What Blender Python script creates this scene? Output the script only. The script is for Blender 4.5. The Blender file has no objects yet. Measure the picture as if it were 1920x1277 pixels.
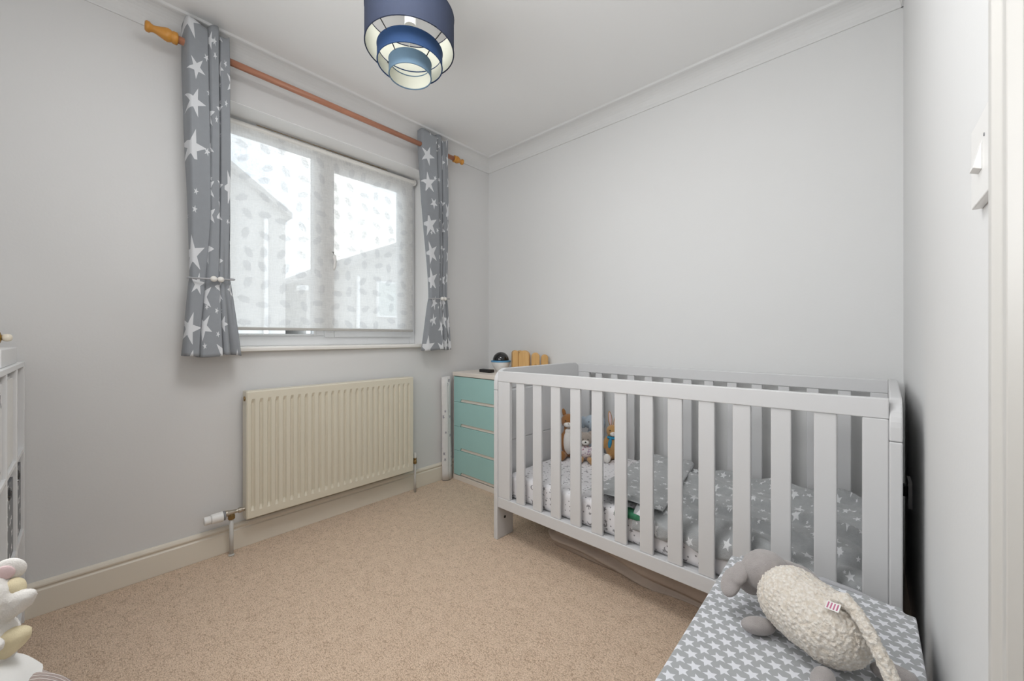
import bpy, bmesh, math, random
from mathutils import Vector, Matrix, noise
random.seed(7)
PI = math.pi
scn = bpy.context.scene
COL = scn.collection

# ---------------------------------------------------------------- camera
cam = bpy.data.cameras.new('camera')
cam.sensor_width = 36.0
cam.lens = 728.6 / 1920 * 36.0
cam.shift_y = -7.5 / 1920
cam.clip_start = 0.02
camo = bpy.data.objects.new('camera', cam)
COL.objects.link(camo)
camo.location = (0, 0, 1.008)
camo.rotation_euler = (PI / 2, 0, math.radians(42.344))
scn.camera = camo

# ---------------------------------------------------------------- world, added fill lights, exposure
w = bpy.data.worlds.new('world'); scn.world = w; w.use_nodes = True
nt = w.node_tree; nt.nodes.clear()
out = nt.nodes.new('ShaderNodeOutputWorld'); bg = nt.nodes.new('ShaderNodeBackground')
tc = nt.nodes.new('ShaderNodeTexCoord'); nz = nt.nodes.new('ShaderNodeTexNoise'); cr = nt.nodes.new('ShaderNodeValToRGB')
nz.inputs['Scale'].default_value = 3.2; nz.inputs['Detail'].default_value = 6
cr.color_ramp.elements[0].position = .38; cr.color_ramp.elements[0].color = (.62, .72, .86, 1)
cr.color_ramp.elements[1].position = .60; cr.color_ramp.elements[1].color = (1, 1, 1, 1)
nt.links.new(tc.outputs['Generated'], nz.inputs['Vector']); nt.links.new(nz.outputs['Fac'], cr.inputs['Fac'])
nt.links.new(cr.outputs['Color'], bg.inputs['Color']); bg.inputs['Strength'].default_value = 3.5
nt.links.new(bg.outputs[0], out.inputs[0])

def area(name, loc, target, sx, sy, power, col=(1, 1, 1)):
    l = bpy.data.lights.new(name, 'AREA'); l.shape = 'RECTANGLE'; l.size = sx; l.size_y = sy; l.energy = power; l.color = col
    o = bpy.data.objects.new(name, l); COL.objects.link(o); o.location = loc
    o.rotation_euler = (Vector(target) - Vector(loc)).to_track_quat('-Z', 'Y').to_euler()
    return o
area('rear_fill', (-1.25, -0.30, 1.45), (.05, 1.35, .95), .9, .9, 11.5, (.972, .988, 1))  # added fill behind the camera, brightens right and back walls; no real lamp
area('bounce_fill', (-.55, -0.10, 1.30), (-.55, 1.0, 2.4), 1.0, .4, 9.5, (.972, .988, 1))  # unseen upward fill, added to brighten the ceiling
area('overhead_fill', (-.80, .52, 2.365), (-.85, .62, 0), .7, .5, 13.5, (.98, .99, 1))  # added overhead fill for floor and lower walls; the room has no such fitting
area('doorway_fill', (1.0, .1, 1.9), (0, .1, 1.0), .8, 1.2, 2, (.98, .99, 1))  # invented light beyond the doorway, extra fill for the room

vs = scn.view_settings
scn.display_settings.display_device = 'sRGB'
vs.view_transform = 'Standard'; vs.look = 'None'; vs.gamma = 1; vs.use_curve_mapping = False
vs.exposure = -0.06

# ---------------------------------------------------------------- materials
class N:
    """small helper around a node tree"""
    def __init__(s, nt): s.nt = nt
    def new(s, t, **kw):
        n = s.nt.nodes.new(t)
        for k, v in kw.items(): setattr(n, k, v)
        return n
    def link(s, a, b): s.nt.links.new(a, b)
    def setin(s, sock, v):
        if isinstance(v, bpy.types.NodeSocket): s.link(v, sock)
        else: sock.default_value = v
    def m(s, op, a, b=0.0, c=0.0):
        n = s.new('ShaderNodeMath', operation=op)
        s.setin(n.inputs[0], a); s.setin(n.inputs[1], b)
        if len(n.inputs) > 2: s.setin(n.inputs[2], c)
        return n.outputs[0]
    def mix(s, f, a, b):
        n = s.new('ShaderNodeMix', data_type='RGBA')
        s.setin(n.inputs[0], f)
        for k, v in ((6, a), (7, b)):
            if isinstance(v, tuple) and len(v) == 3: v = v + (1,)
            s.setin(n.inputs[k], v)
        return n.outputs[2]
    def noise(s, vec, scale, detail=3, rough=.5):
        n = s.new('ShaderNodeTexNoise'); n.inputs['Scale'].default_value = scale
        n.inputs['Detail'].default_value = detail; n.inputs['Roughness'].default_value = rough
        if vec is not None: s.link(vec, n.inputs['Vector'])
        return n
    def star(s, vec, scale, size=.4, ratio=.42, jitter=0., rnd=0., rot=0., rotrnd=0., stagger=False, keep=1.0, seed=0.):
        sep = s.new('ShaderNodeSeparateXYZ'); s.link(vec, sep.inputs[0])
        x = s.m('MULTIPLY', sep.outputs[0], scale); y = s.m('MULTIPLY', sep.outputs[1], scale)
        if stagger:
            row = s.m('FLOORED_MODULO', s.m('FLOOR', y), 2.0)
            x = s.m('MULTIPLY_ADD', row, .5, x)
        cx, cy = s.m('FLOOR', x), s.m('FLOOR', y)
        cb = s.new('ShaderNodeCombineXYZ'); s.link(cx, cb.inputs[0]); s.link(cy, cb.inputs[1]); cb.inputs[2].default_value = seed
        wn = s.new('ShaderNodeTexWhiteNoise', noise_dimensions='3D'); s.link(cb.outputs[0], wn.inputs['Vector'])
        sc = s.new('ShaderNodeSeparateColor'); s.link(wn.outputs['Color'], sc.inputs[0])
        r1, r2, r3 = sc.outputs[0], sc.outputs[1], sc.outputs[2]
        lx = s.m('MULTIPLY_ADD', s.m('SUBTRACT', r1, .5), jitter, s.m('SUBTRACT', s.m('SUBTRACT', x, cx), .5))
        ly = s.m('MULTIPLY_ADD', s.m('SUBTRACT', r2, .5), jitter, s.m('SUBTRACT', s.m('SUBTRACT', y, cy), .5))
        r = s.m('SQRT', s.m('ADD', s.m('MULTIPLY', lx, lx), s.m('MULTIPLY', ly, ly)))
        ang = s.m('ADD', s.m('ARCTAN2', ly, lx), s.m('MULTIPLY_ADD', r3, rotrnd, rot + 10 * PI))
        a = s.m('PINGPONG', ang, PI / 5)
        nx = ratio * math.sin(PI / 5); ny = 1 - ratio * math.cos(PI / 5)
        lhs = s.m('MULTIPLY', r, s.m('ADD', s.m('MULTIPLY', s.m('COSINE', a), nx), s.m('MULTIPLY', s.m('SINE', a), ny)))
        rv = s.m('MULTIPLY', s.m('MULTIPLY_ADD', wn.outputs['Value'], rnd, 1 - rnd / 2), size * nx)
        mask = s.m('LESS_THAN', lhs, rv)
        if keep < 1: mask = s.m('MULTIPLY', mask, s.m('LESS_THAN', r3, keep))
        return mask

MATS = {}
def base(name, rough=.5, coat=0., sheen=0.):
    m = bpy.data.materials.new(name); m.use_nodes = True
    b = m.node_tree.nodes['Principled BSDF']
    b.inputs['Roughness'].default_value = rough
    b.inputs['Coat Weight'].default_value = coat
    b.inputs['Sheen Weight'].default_value = sheen
    MATS[name] = m
    return m, N(m.node_tree), b
def plain(name, col, rough=.5, var=.04, scale=30., bump=0., bscale=200., metal=0., coat=0., sheen=0.):
    m, n, b = base(name, rough, coat, sheen)
    tcn = n.new('ShaderNodeTexCoord')
    nz = n.noise(tcn.outputs['Object'], scale)
    lo = tuple(max(0, c * (1 - var)) for c in col); hi = tuple(min(1, c * (1 + var)) for c in col)
    n.link(n.mix(nz.outputs['Fac'], lo, hi), b.inputs['Base Color'])
    b.inputs['Metallic'].default_value = metal
    if bump:
        nb = n.noise(tcn.outputs['Object'], bscale, 4)
        bp = n.new('ShaderNodeBump'); bp.inputs['Strength'].default_value = bump; bp.inputs['Distance'].default_value = .002
        n.link(nb.outputs['Fac'], bp.inputs['Height']); n.link(bp.outputs[0], b.inputs['Normal'])
    return m
wall_m = plain('wall_paint', (.745, .745, .74), .75, .012, 2.5, .12, 120)
wall_l = plain('window_wall_paint', (.725, .72, .715), .75, .015, 2.0, .12, 120)
ceil_m = plain('ceiling_paint', (.86, .86, .855), .85, .008, 2, .08, 90)
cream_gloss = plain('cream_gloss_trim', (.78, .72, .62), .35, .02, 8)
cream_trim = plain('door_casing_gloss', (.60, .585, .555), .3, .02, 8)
rad_m = plain('radiator_enamel', (.72, .67, .55), .35, .02, 8)
upvc = plain('upvc_frame', (.86, .87, .88), .3, .01, 8)
reveal_m = plain('reveal_gloss_white', (.93, .93, .925), .4, .005, 8)
sill_m = plain('sill_paint', (.84, .82, .78), .4, .01, 8)
cot_m = plain('cot_white_lacquer', (.65, .65, .655), .4, .012, 6)
navy = plain('navy_cotton', (.016, .024, .052), .85, .12, 60, .3, 900)
blue = plain('mid_blue_cotton', (.012, .045, .13), .85, .1, 60, .3, 900)
pale_blue = plain('dusty_blue_cotton', (.13, .21, .29), .85, .06, 60, .3, 900)
lining = plain('shade_lining', (.72, .72, .62), .7, .03, 50)
white_plastic = plain('white_plastic', (.82, .81, .79), .35, .01, 10)
black_gloss = plain('black_gloss_plastic', (.008, .008, .009), .08, .1, 10, coat=.5)
black_m = plain('black_rubber', (.012, .012, .012), .5, .1, 10)
blue_plastic = plain('blue_plastic', (.10, .30, .52), .4, .03, 10)
nickel = plain('nickel', (.50, .45, .38), .3, .1, 40, metal=.9)
brass = plain('tarnished_brass', (.32, .21, .09), .35, .15, 40, metal=.85)
grey_plastic = plain('grey_plastic', (.25, .25, .26), .5, .03, 10)
dres_cream = plain('dresser_cream', (.78, .72, .65), .45, .02, 8)
mint = plain('mint_paint', (.37, .61, .59), .45, .03, 6)
shelf_m = plain('shelf_white', (.80, .80, .80), .45, .01, 6)
wood_pine = plain('pine_finial', (.60, .27, .045), .35, .15, 25)
drab = plain('drab_bag_fabric', (.44, .36, .30), .9, .08, 14, .3, 300)
fur_brown = plain('brown_plush', (.30, .13, .035), .95, .25, 120, .6, 600, sheen=.4)
fur_tan = plain('tan_plush', (.48, .27, .10), .95, .2, 120, .6, 600, sheen=.4)
fur_white = plain('white_plush', (.80, .77, .73), .95, .05, 90, .6, 500, sheen=.3)
fur_lblue = plain('pale_blue_plush', (.36, .43, .50), .95, .1, 120, .6, 600, sheen=.3)
fur_taupe = plain('taupe_plush', (.36, .31, .27), .95, .15, 120, .6, 600, sheen=.3)
fur_grey = plain('grey_plush', (.37, .34, .33), .95, .14, 60, .7, 450, sheen=.4)
fur_pink = plain('pink_plush', (.74, .56, .56), .95, .06, 120, .4, 500)
fur_yellow = plain('yellow_plush', (.78, .68, .46), .95, .06, 120, .4, 500)
scarf_m = plain('blue_cloth', (.035, .25, .42), .9, .1, 120, .4, 500)
fleece = None
green_m = plain('green_cloth', (.03, .17, .085), .8, .7, 60)
bolt_m = plain('brass_bolt', (.38, .30, .12), .4, .1, 40, metal=.6)
cord_m = plain('grey_cord', (.42, .42, .44), .8, .1, 300, .5, 800)
bead_m = plain('white_bead', (.78, .76, .72), .5, .05, 100)
muslin = plain('white_muslin', (.82, .81, .79), .9, .02, 30, .3, 600)
brick_m = plain('pale_render', (.50, .49, .48), .9, .08, 2)
roof_m = plain('roof_tiles', (.33, .32, .32), .9, .1, 4)
lawn_m = plain('paving', (.45, .42, .40), .95, .2, 3)
curtain_hall = plain('hall_paint', (.80, .78, .75), .7, .01, 3)
stool_m = plain('stool_white', (.75, .75, .74), .5, .01, 8)
gold_m = plain('gold_lacquer', (.35, .20, .03), .22, .2, 30, metal=.7)
pearl_m = plain('pearl_cream', (.88, .80, .66), .3, .05, 40)
pink_floral = None

def wood(name, a, b_, rough=.45, axis=1, scale=3., dist=9.):
    m, n, b = base(name, rough)
    tcn = n.new('ShaderNodeTexCoord'); mp = n.new('ShaderNodeMapping')
    sc = [14., 14., 14.]; sc[axis] = 1.2; mp.inputs['Scale'].default_value = sc
    n.link(tcn.outputs['Object'], mp.inputs[0])
    wv = n.noise(mp.outputs[0], scale, 5); wv.inputs['Distortion'].default_value = .6
    n.link(n.mix(wv.outputs['Fac'], a, b_), b.inputs['Base Color'])
    return m
rod_m = wood('rose_wood_rod', (.33, .13, .075), (.62, .30, .19), .35, 1, 5)
toy_wood = wood('honey_pine', (.50, .25, .07), (.80, .52, .22), .4, 2, 4)

def star_fabric(name, ground, star, uvscale, size, ratio=.42, jitter=0., rnd=0., rot=0., rotrnd=0., stagger=False,
                rough=.9, second=None, bump=.3, bscale=500, var=.05, keep=1.0, sheen=.1):
    m, n, b = base(name, rough, sheen=sheen)
    tcn = n.new('ShaderNodeTexCoord')
    mask = n.star(tcn.outputs['UV'], uvscale, size, ratio, jitter, rnd, rot, rotrnd, stagger, keep)
    if second:
        m2 = n.star(tcn.outputs['UV'], second[0], second[1], ratio, .5, .4, 0, 6.28, False, second[2], seed=3.)
        mask = n.m('MAXIMUM', mask, m2)
    nz = n.noise(tcn.outputs['Object'], 40, 3)
    g = n.mix(nz.outputs['Fac'], tuple(c * (1 - var) for c in ground), tuple(c * (1 + var) for c in ground))
    n.link(n.mix(mask, g, star), b.inputs['Base Color'])
    nb = n.noise(tcn.outputs['Object'], bscale, 3)
    bp = n.new('ShaderNodeBump'); bp.inputs['Strength'].default_value = bump; bp.inputs['Distance'].default_value = .002
    n.link(nb.outputs['Fac'], bp.inputs['Height']); n.link(bp.outputs[0], b.inputs['Normal'])
    return m
curtain_m = star_fabric('curtain_star_cotton', (.275, .29, .31), (.68, .69, .71), 6.4, .40, .36, .4, .8, 0, 6.28,
                        second=(12., .2, .22), keep=.8, bump=.15)
bench_m = star_fabric('bench_star_cotton', (.39, .40, .41), (.76, .77, .81), 36., .49, .45, 0., .0, .35, 0, True, bump=.1)
blanket_m = star_fabric('blanket_star_fleece', (.365, .375, .38), (.72, .73, .74), 17., .25, .42, .5, .8, 0, 6.28, True,
                        second=(27., .13, .6), bump=.9, bscale=260, var=.22, sheen=.5)
box_star_m = star_fabric('storage_box_star_fabric', (.16, .165, .175), (.72, .72, .73), 22., .34, .42, .5, .6, 0, 6.28, bump=.2, keep=.8)
roll_m = star_fabric('roll_star_print', (.76, .74, .73), (.34, .33, .36), 17., .24, .42, .7, .9, 0, 6.28, bump=.05, keep=.55)

def sheet_material():
    m, n, b = base('moon_star_sheet', .9)
    tcn = n.new('ShaderNodeTexCoord')
    s1 = n.star(tcn.outputs['UV'], 26., .20, .45, .6, .6, 0, 6.28, keep=.5, seed=1.)
    s2 = n.star(tcn.outputs['UV'], 40., .13, .8, .6, .4, 0, 6.28, keep=.6, seed=5.)
    # crescents: disc minus offset disc
    sep = n.new('ShaderNodeSeparateXYZ'); n.link(tcn.outputs['UV'], sep.inputs[0])
    x = n.m('MULTIPLY', sep.outputs[0], 16.); y = n.m('MULTIPLY', sep.outputs[1], 16.)
    cx, cy = n.m('FLOOR', x), n.m('FLOOR', y)
    cb = n.new('ShaderNodeCombineXYZ'); n.link(cx, cb.inputs[0]); n.link(cy, cb.inputs[1]); cb.inputs[2].default_value = 9
    wn = n.new('ShaderNodeTexWhiteNoise', noise_dimensions='3D'); n.link(cb.outputs[0], wn.inputs['Vector'])
    sc = n.new('ShaderNodeSeparateColor'); n.link(wn.outputs['Color'], sc.inputs[0])
    lx = n.m('MULTIPLY_ADD', n.m('SUBTRACT', sc.outputs[0], .5), .5, n.m('SUBTRACT', n.m('SUBTRACT', x, cx), .5))
    ly = n.m('MULTIPLY_ADD', n.m('SUBTRACT', sc.outputs[1], .5), .5, n.m('SUBTRACT', n.m('SUBTRACT', y, cy), .5))
    th = n.m('MULTIPLY', sc.outputs[2], 6.28)
    def dist(ox, oy):
        a = n.m('SUBTRACT', lx, ox); c = n.m('SUBTRACT', ly, oy)
        return n.m('SQRT', n.m('ADD', n.m('MULTIPLY', a, a), n.m('MULTIPLY', c, c)))
    d1 = n.m('LESS_THAN', dist(0., 0.), .17)
    d2 = n.m('GREATER_THAN', dist(n.m('MULTIPLY', n.m('COSINE', th), .09), n.m('MULTIPLY', n.m('SINE', th), .09)), .15)
    moon = n.m('MULTIPLY', n.m('MULTIPLY', d1, d2), n.m('LESS_THAN', wn.outputs['Value'], .5))
    mask = n.m('MAXIMUM', n.m('MAXIMUM', s1, s2), moon)
    n.link(n.mix(mask, (.80, .785, .80), (.30, .29, .30)), b.inputs['Base Color'])
    return m
sheet_m = sheet_material()

def carpet_material():
    m, n, b = base('loop_carpet', .95, sheen=.15)
    tcn = n.new('ShaderNodeTexCoord')
    mp = n.new('ShaderNodeMapping'); mp.inputs['Scale'].default_value = (.8, 1.25, 1); n.link(tcn.outputs['Object'], mp.inputs[0])
    nz = n.noise(mp.outputs[0], 260, 4, .75)
    nl = n.noise(tcn.outputs['Object'], 1.8, 2); nm = n.noise(tcn.outputs['Object'], 26, 2)
    vo = n.new('ShaderNodeTexVoronoi'); vo.inputs['Scale'].default_value = 135; vo.inputs['Randomness'].default_value = .8; n.link(mp.outputs[0], vo.inputs['Vector'])
    cr = n.new('ShaderNodeValToRGB'); e = cr.color_ramp.elements
    e[0].position = .36; e[0].color = (.27, .165, .09, 1); e[1].position = .66; e[1].color = (.95, .765, .60, 1)
    x = cr.color_ramp.elements.new(.47); x.color = (.69, .51, .365, 1)
    n.link(n.m('MULTIPLY_ADD', n.m('SUBTRACT', nm.outputs['Fac'], .5), .12, nz.outputs['Fac']), cr.inputs['Fac'])
    dk = n.m('MULTIPLY', n.m('MAXIMUM', n.m('SUBTRACT', vo.outputs['Distance'], .60), 0.), 2.)
    c1 = n.mix(n.m('MINIMUM', dk, .5), cr.outputs[0], (.28, .165, .09))
    c2 = n.mix(n.m('MULTIPLY', nl.outputs['Fac'], .22), c1, (.66, .49, .37))
    n.link(c2, b.inputs['Base Color'])
    h = n.m('ADD', n.m('MULTIPLY', vo.outputs['Distance'], -.7), n.m('MULTIPLY', nz.outputs['Fac'], .7))
    bp = n.new('ShaderNodeBump'); bp.inputs['Strength'].default_value = .7; bp.inputs['Distance'].default_value = .005
    n.link(h, bp.inputs['Height']); n.link(bp.outputs[0], b.inputs['Normal'])
    return m
carpet_m = carpet_material()

def blind_material():
    m = bpy.data.materials.new('sheer_feather_blind'); m.use_nodes = True; m.node_tree.nodes.clear(); n = N(m.node_tree)
    o = n.new('ShaderNodeOutputMaterial'); tcn = n.new('ShaderNodeTexCoord')
    # scattered feather ovals
    sep = n.new('ShaderNodeSeparateXYZ'); n.link(tcn.outputs['UV'], sep.inputs[0])
    x = n.m('MULTIPLY', sep.outputs[0], 11.); y = n.m('MULTIPLY', sep.outputs[1], 11.)
    cx, cy = n.m('FLOOR', x), n.m('FLOOR', y)
    cb = n.new('ShaderNodeCombineXYZ'); n.link(cx, cb.inputs[0]); n.link(cy, cb.inputs[1])
    wn = n.new('ShaderNodeTexWhiteNoise', noise_dimensions='3D'); n.link(cb.outputs[0], wn.inputs['Vector'])
    sc = n.new('ShaderNodeSeparateColor'); n.link(wn.outputs['Color'], sc.inputs[0])
    lx = n.m('MULTIPLY_ADD', n.m('SUBTRACT', sc.outputs[0], .5), .35, n.m('SUBTRACT', n.m('SUBTRACT', x, cx), .5))
    ly = n.m('MULTIPLY_ADD', n.m('SUBTRACT', sc.outputs[1], .5), .35, n.m('SUBTRACT', n.m('SUBTRACT', y, cy), .5))
    th = n.m('MULTIPLY', sc.outputs[2], 3.14); c, s_ = n.m('COSINE', th), n.m('SINE', th)
    rx = n.m('ADD', n.m('MULTIPLY', lx, c), n.m('MULTIPLY', ly, s_)); ry = n.m('SUBTRACT', n.m('MULTIPLY', ly, c), n.m('MULTIPLY', lx, s_))
    d = n.m('SQRT', n.m('ADD', n.m('POWER', n.m('MULTIPLY', rx, 2.9), 2.), n.m('POWER', n.m('MULTIPLY', ry, 5.2), 2.)))
    fz = n.noise(tcn.outputs['UV'], 90, 4, .8)
    oval = n.m('LESS_THAN', n.m('ADD', d, n.m('MULTIPLY', n.m('SUBTRACT', fz.outputs['Fac'], .5), 1.6)), .95)
    barbs = n.m('MULTIPLY_ADD', n.m('SINE', n.m('ADD', n.m('MULTIPLY', rx, 95.), n.m('MULTIPLY', n.m('ABSOLUTE', ry), 60.))), .3, .7)
    feather = n.m('MULTIPLY', oval, barbs)
    weave = n.noise(tcn.outputs['UV'], 260, 2)
    mpw = n.new('ShaderNodeMapping'); mpw.inputs['Scale'].default_value = (1, .12, 1); n.link(tcn.outputs['UV'], mpw.inputs[0])
    slub = n.noise(mpw.outputs[0], 160, 3, .8); mpv = n.new('ShaderNodeMapping'); mpv.inputs['Scale'].default_value = (.12, 1, 1)
    n.link(tcn.outputs['UV'], mpv.inputs[0]); slub2 = n.noise(mpv.outputs[0], 160, 3, .8)
    tr = n.new('ShaderNodeBsdfTransparent'); tl = n.new('ShaderNodeBsdfTranslucent'); df = n.new('ShaderNodeBsdfDiffuse')
    col = n.mix(n.m('MULTIPLY', feather, .45), (.93, .92, .90), (.46, .46, .48))
    n.link(col, tl.inputs[0]); n.link(col, df.inputs[0])
    m1 = n.new('ShaderNodeMixShader'); m1.inputs[0].default_value = .42; n.link(tl.outputs[0], m1.inputs[1]); n.link(df.outputs[0], m1.inputs[2])
    m2 = n.new('ShaderNodeMixShader')
    f = n.m('ADD', n.m('MULTIPLY_ADD', n.m('ADD', slub.outputs['Fac'], slub2.outputs['Fac']), .30, .51), n.m('MULTIPLY', feather, .08))
    n.link(f, m2.inputs[0]); n.link(tr.outputs[0], m2.inputs[1]); n.link(m1.outputs[0], m2.inputs[2])
    n.link(m2.outputs[0], o.inputs[0])
    return m
blind_m = blind_material()

def glass_material():
    m = bpy.data.materials.new('window_glass'); m.use_nodes = True; m.node_tree.nodes.clear(); n = N(m.node_tree)
    o = n.new('ShaderNodeOutputMaterial'); tr = n.new('ShaderNodeBsdfTransparent'); gl = n.new('ShaderNodeBsdfGlossy')
    gl.inputs['Roughness'].default_value = .02; tr.inputs[0].default_value = (.95, .97, .96, 1)
    fr = n.new('ShaderNodeFresnel'); fr.inputs[0].default_value = 1.3
    mx = n.new('ShaderNodeMixShader'); n.link(fr.outputs[0], mx.inputs[0]); n.link(tr.outputs[0], mx.inputs[1]); n.link(gl.outputs[0], mx.inputs[2])
    n.link(mx.outputs[0], o.inputs[0]); return m
glass_m = glass_material()

def knit_material():
    m, n, b = base('pink_knit', .95)
    tcn = n.new('ShaderNodeTexCoord')
    wv = n.new('ShaderNodeTexWave'); wv.inputs['Scale'].default_value = 38; wv.inputs['Distortion'].default_value = 2.5
    wv.inputs['Detail'].default_value = 2; n.link(tcn.outputs['Object'], wv.inputs['Vector'])
    n.link(n.mix(wv.outputs['Fac'], (.52, .40, .36), (.80, .71, .66)), b.inputs['Base Color'])
    bp = n.new('ShaderNodeBump'); bp.inputs['Distance'].default_value = .006; n.link(wv.outputs['Fac'], bp.inputs['Height']); n.link(bp.outputs[0], b.inputs['Normal'])
    return m
knit_m = knit_material()
def fleece_material():
    m, n, b = base('cream_boucle', .95, sheen=.3)
    tcn = n.new('ShaderNodeTexCoord'); vo = n.new('ShaderNodeTexVoronoi'); vo.inputs['Scale'].default_value = 150
    nz = n.noise(tcn.outputs['Object'], 260, 3, .7)
    wv = n.new('ShaderNodeVectorMath', operation='MULTIPLY_ADD'); n.link(nz.outputs['Color'], wv.inputs[0]); wv.inputs[1].default_value = (.006, .006, .006)
    n.link(tcn.outputs['Object'], wv.inputs[2]); n.link(wv.outputs[0], vo.inputs['Vector'])
    d = n.m('MINIMUM', n.m('MULTIPLY', vo.outputs['Distance'], 1.25), 1.)
    n.link(n.mix(d, (.93, .89, .83), (.76, .68, .58)), b.inputs['Base Color'])
    h = n.m('SUBTRACT', n.m('MULTIPLY', nz.outputs['Fac'], .5), vo.outputs['Distance'])
    bp = n.new('ShaderNodeBump'); bp.inputs['Strength'].default_value = .8; bp.inputs['Distance'].default_value = .004
    n.link(h, bp.inputs['Height']); n.link(bp.outputs[0], b.inputs['Normal']); return m
fleece = fleece_material()
def floral_material():
    m, n, b = base('floral_cotton', .9)
    tcn = n.new('ShaderNodeTexCoord'); vo = n.new('ShaderNodeTexVoronoi'); vo.inputs['Scale'].default_value = 90
    n.link(tcn.outputs['Object'], vo.inputs['Vector'])
    mask = n.m('LESS_THAN', vo.outputs['Distance'], .38)
    n.link(n.mix(mask, (.74, .68, .69), n.mix(vo.outputs['Color'], (.50, .18, .22), (.30, .28, .42))), b.inputs['Base Color'])
    return m
floral_m = floral_material()
def box_print_material():
    m, n, b = base('white_box_print', .9)
    tcn = n.new('ShaderNodeTexCoord'); nz = n.noise(tcn.outputs['Object'], 9, 4, .7)
    n.link(n.mix(n.m('GREATER_THAN', nz.outputs['Fac'], .60), (.80, .80, .80), (.45, .46, .48)), b.inputs['Base Color']); return m
boxprint_m = box_print_material()

# ---------------------------------------------------------------- mesh helpers
def bm_box(bm, x0, x1, y0, y1, z0, z1):
    vs_ = [bm.verts.new((x, y, z)) for z in (z0, z1) for y in (y0, y1) for x in (x0, x1)]
    for f in ((0, 2, 3, 1), (4, 5, 7, 6), (0, 1, 5, 4), (2, 6, 7, 3), (0, 4, 6, 2), (1, 3, 7, 5)):
        bm.faces.new([vs_[i] for i in f])
    return vs_
def bm_prism(bm, pts, axis, a0, a1):
    """closed outline pts (2D) extruded along axis: 'x' -> pts=(y,z); 'y' -> pts=(x,z); 'z' -> pts=(x,y)"""
    def mk(p, a):
        if axis == 'x': return (a, p[0], p[1])
        if axis == 'y': return (p[0], a, p[1])
        return (p[0], p[1], a)
    A = [bm.verts.new(mk(p, a0)) for p in pts]; B = [bm.verts.new(mk(p, a1)) for p in pts]
    n = len(pts)
    bm.faces.new(A[::-1]); bm.faces.new(B)
    for i in range(n): bm.faces.new((A[i], A[(i + 1) % n], B[(i + 1) % n], B[i]))
def bm_lathe(bm, prof, axis, c, seg=28, caps=True):
    """prof = [(r, t)], revolved about axis through c"""
    rings = []
    for r, t in prof:
        ring = []
        for i in range(seg):
            a = 2 * PI * i / seg; u, v = r * math.cos(a), r * math.sin(a)
            p = {'x': (t, u, v), 'y': (u, t, v), 'z': (u, v, t)}[axis]
            ring.append(bm.verts.new((c[0] + p[0], c[1] + p[1], c[2] + p[2])))
        rings.append(ring)
    for k in range(len(rings) - 1):
        for i in range(seg):
            j = (i + 1) % seg
            bm.faces.new((rings[k][i], rings[k][j], rings[k + 1][j], rings[k + 1][i]))
    if caps: bm.faces.new(rings[0]); bm.faces.new(rings[-1])
def bm_tube(bm, pts, r, seg=10):
    pts = [Vector(p) for p in pts]; rings = []
    up = Vector((0, 0, 1))
    for i, p in enumerate(pts):
        d = (pts[min(i + 1, len(pts) - 1)] - pts[max(i - 1, 0)]).normalized()
        ref = up if abs(d.z) < .9 else Vector((1, 0, 0))
        a = d.cross(ref).normalized(); b = d.cross(a).normalized()
        rr = r[i] if isinstance(r, (list, tuple)) else r
        rings.append([bm.verts.new(p + a * (rr * math.cos(2 * PI * k / seg)) + b * (rr * math.sin(2 * PI * k / seg))) for k in range(seg)])
    for k in range(len(rings) - 1):
        for i in range(seg):
            j = (i + 1) % seg
            bm.faces.new((rings[k][i], rings[k][j], rings[k + 1][j], rings[k + 1][i]))
    bm.faces.new(rings[0]); bm.faces.new(rings[-1])
def bm_ball(bm, c, r, rot=None, seg=20, rings=14):
    if not isinstance(r, (tuple, list)): r = (r, r, r)
    M = Matrix.Translation(c)
    if rot is not None: M = M @ rot
    M = M @ Matrix.Diagonal((r[0], r[1], r[2], 1))
    bmesh.ops.create_uvsphere(bm, u_segments=seg, v_segments=rings, radius=1, matrix=M)
def euler(x=0, y=0, z=0):
    return Matrix.Rotation(math.radians(z), 4, 'Z') @ Matrix.Rotation(math.radians(y), 4, 'Y') @ Matrix.Rotation(math.radians(x), 4, 'X')
def wpos(o):
    v = Vector((0, 0, 0))
    while o is not None: v = v + o.location; o = o.parent
    return v
def obj(name, bm, mat, parent=None, loc=None, bevel=0., smooth=False, mods=None, seg=2):
    """links bm (given in world coordinates) as ONE mesh object"""
    bmesh.ops.recalc_face_normals(bm, faces=bm.faces)
    me = bpy.data.meshes.new(name)
    base_ = Vector((0, 0, 0))
    if parent is not None: base_ = wpos(parent)
    elif loc is not None: base_ = Vector(loc)
    bmesh.ops.translate(bm, verts=bm.verts, vec=-base_)
    bm.to_mesh(me); bm.free()
    o = bpy.data.objects.new(name, me); COL.objects.link(o)
    if parent is not None: o.parent = parent
    elif loc is not None: o.location = loc
    me.materials.append(mat)
    if smooth:
        for p in me.polygons: p.use_smooth = True
    if bevel:
        b = o.modifiers.new('bevel', 'BEVEL'); b.width = bevel; b.segments = seg; b.limit_method = 'ANGLE'; b.angle_limit = math.radians(40)
        b.harden_normals = False
    return o
def thing(name, label, cat, loc, group=None):
    o = bpy.data.objects.new(name, None); COL.objects.link(o); o.location = loc; o.empty_display_size = .05
    o['label'] = label; o['category'] = cat
    if group: o['group'] = group
    return o
def tag(o, label, cat, group=None):
    o['label'] = label; o['category'] = cat
    if group: o['group'] = group
    return o
def struct(o): o['kind'] = 'structure'; return o
def sbox(name, mat, *boxes, parent=None, bevel=0., loc=None):
    bm = bmesh.new()
    for b in boxes: bm_box(bm, *b)
    return obj(name, bm, mat, parent, loc, bevel)
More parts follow.
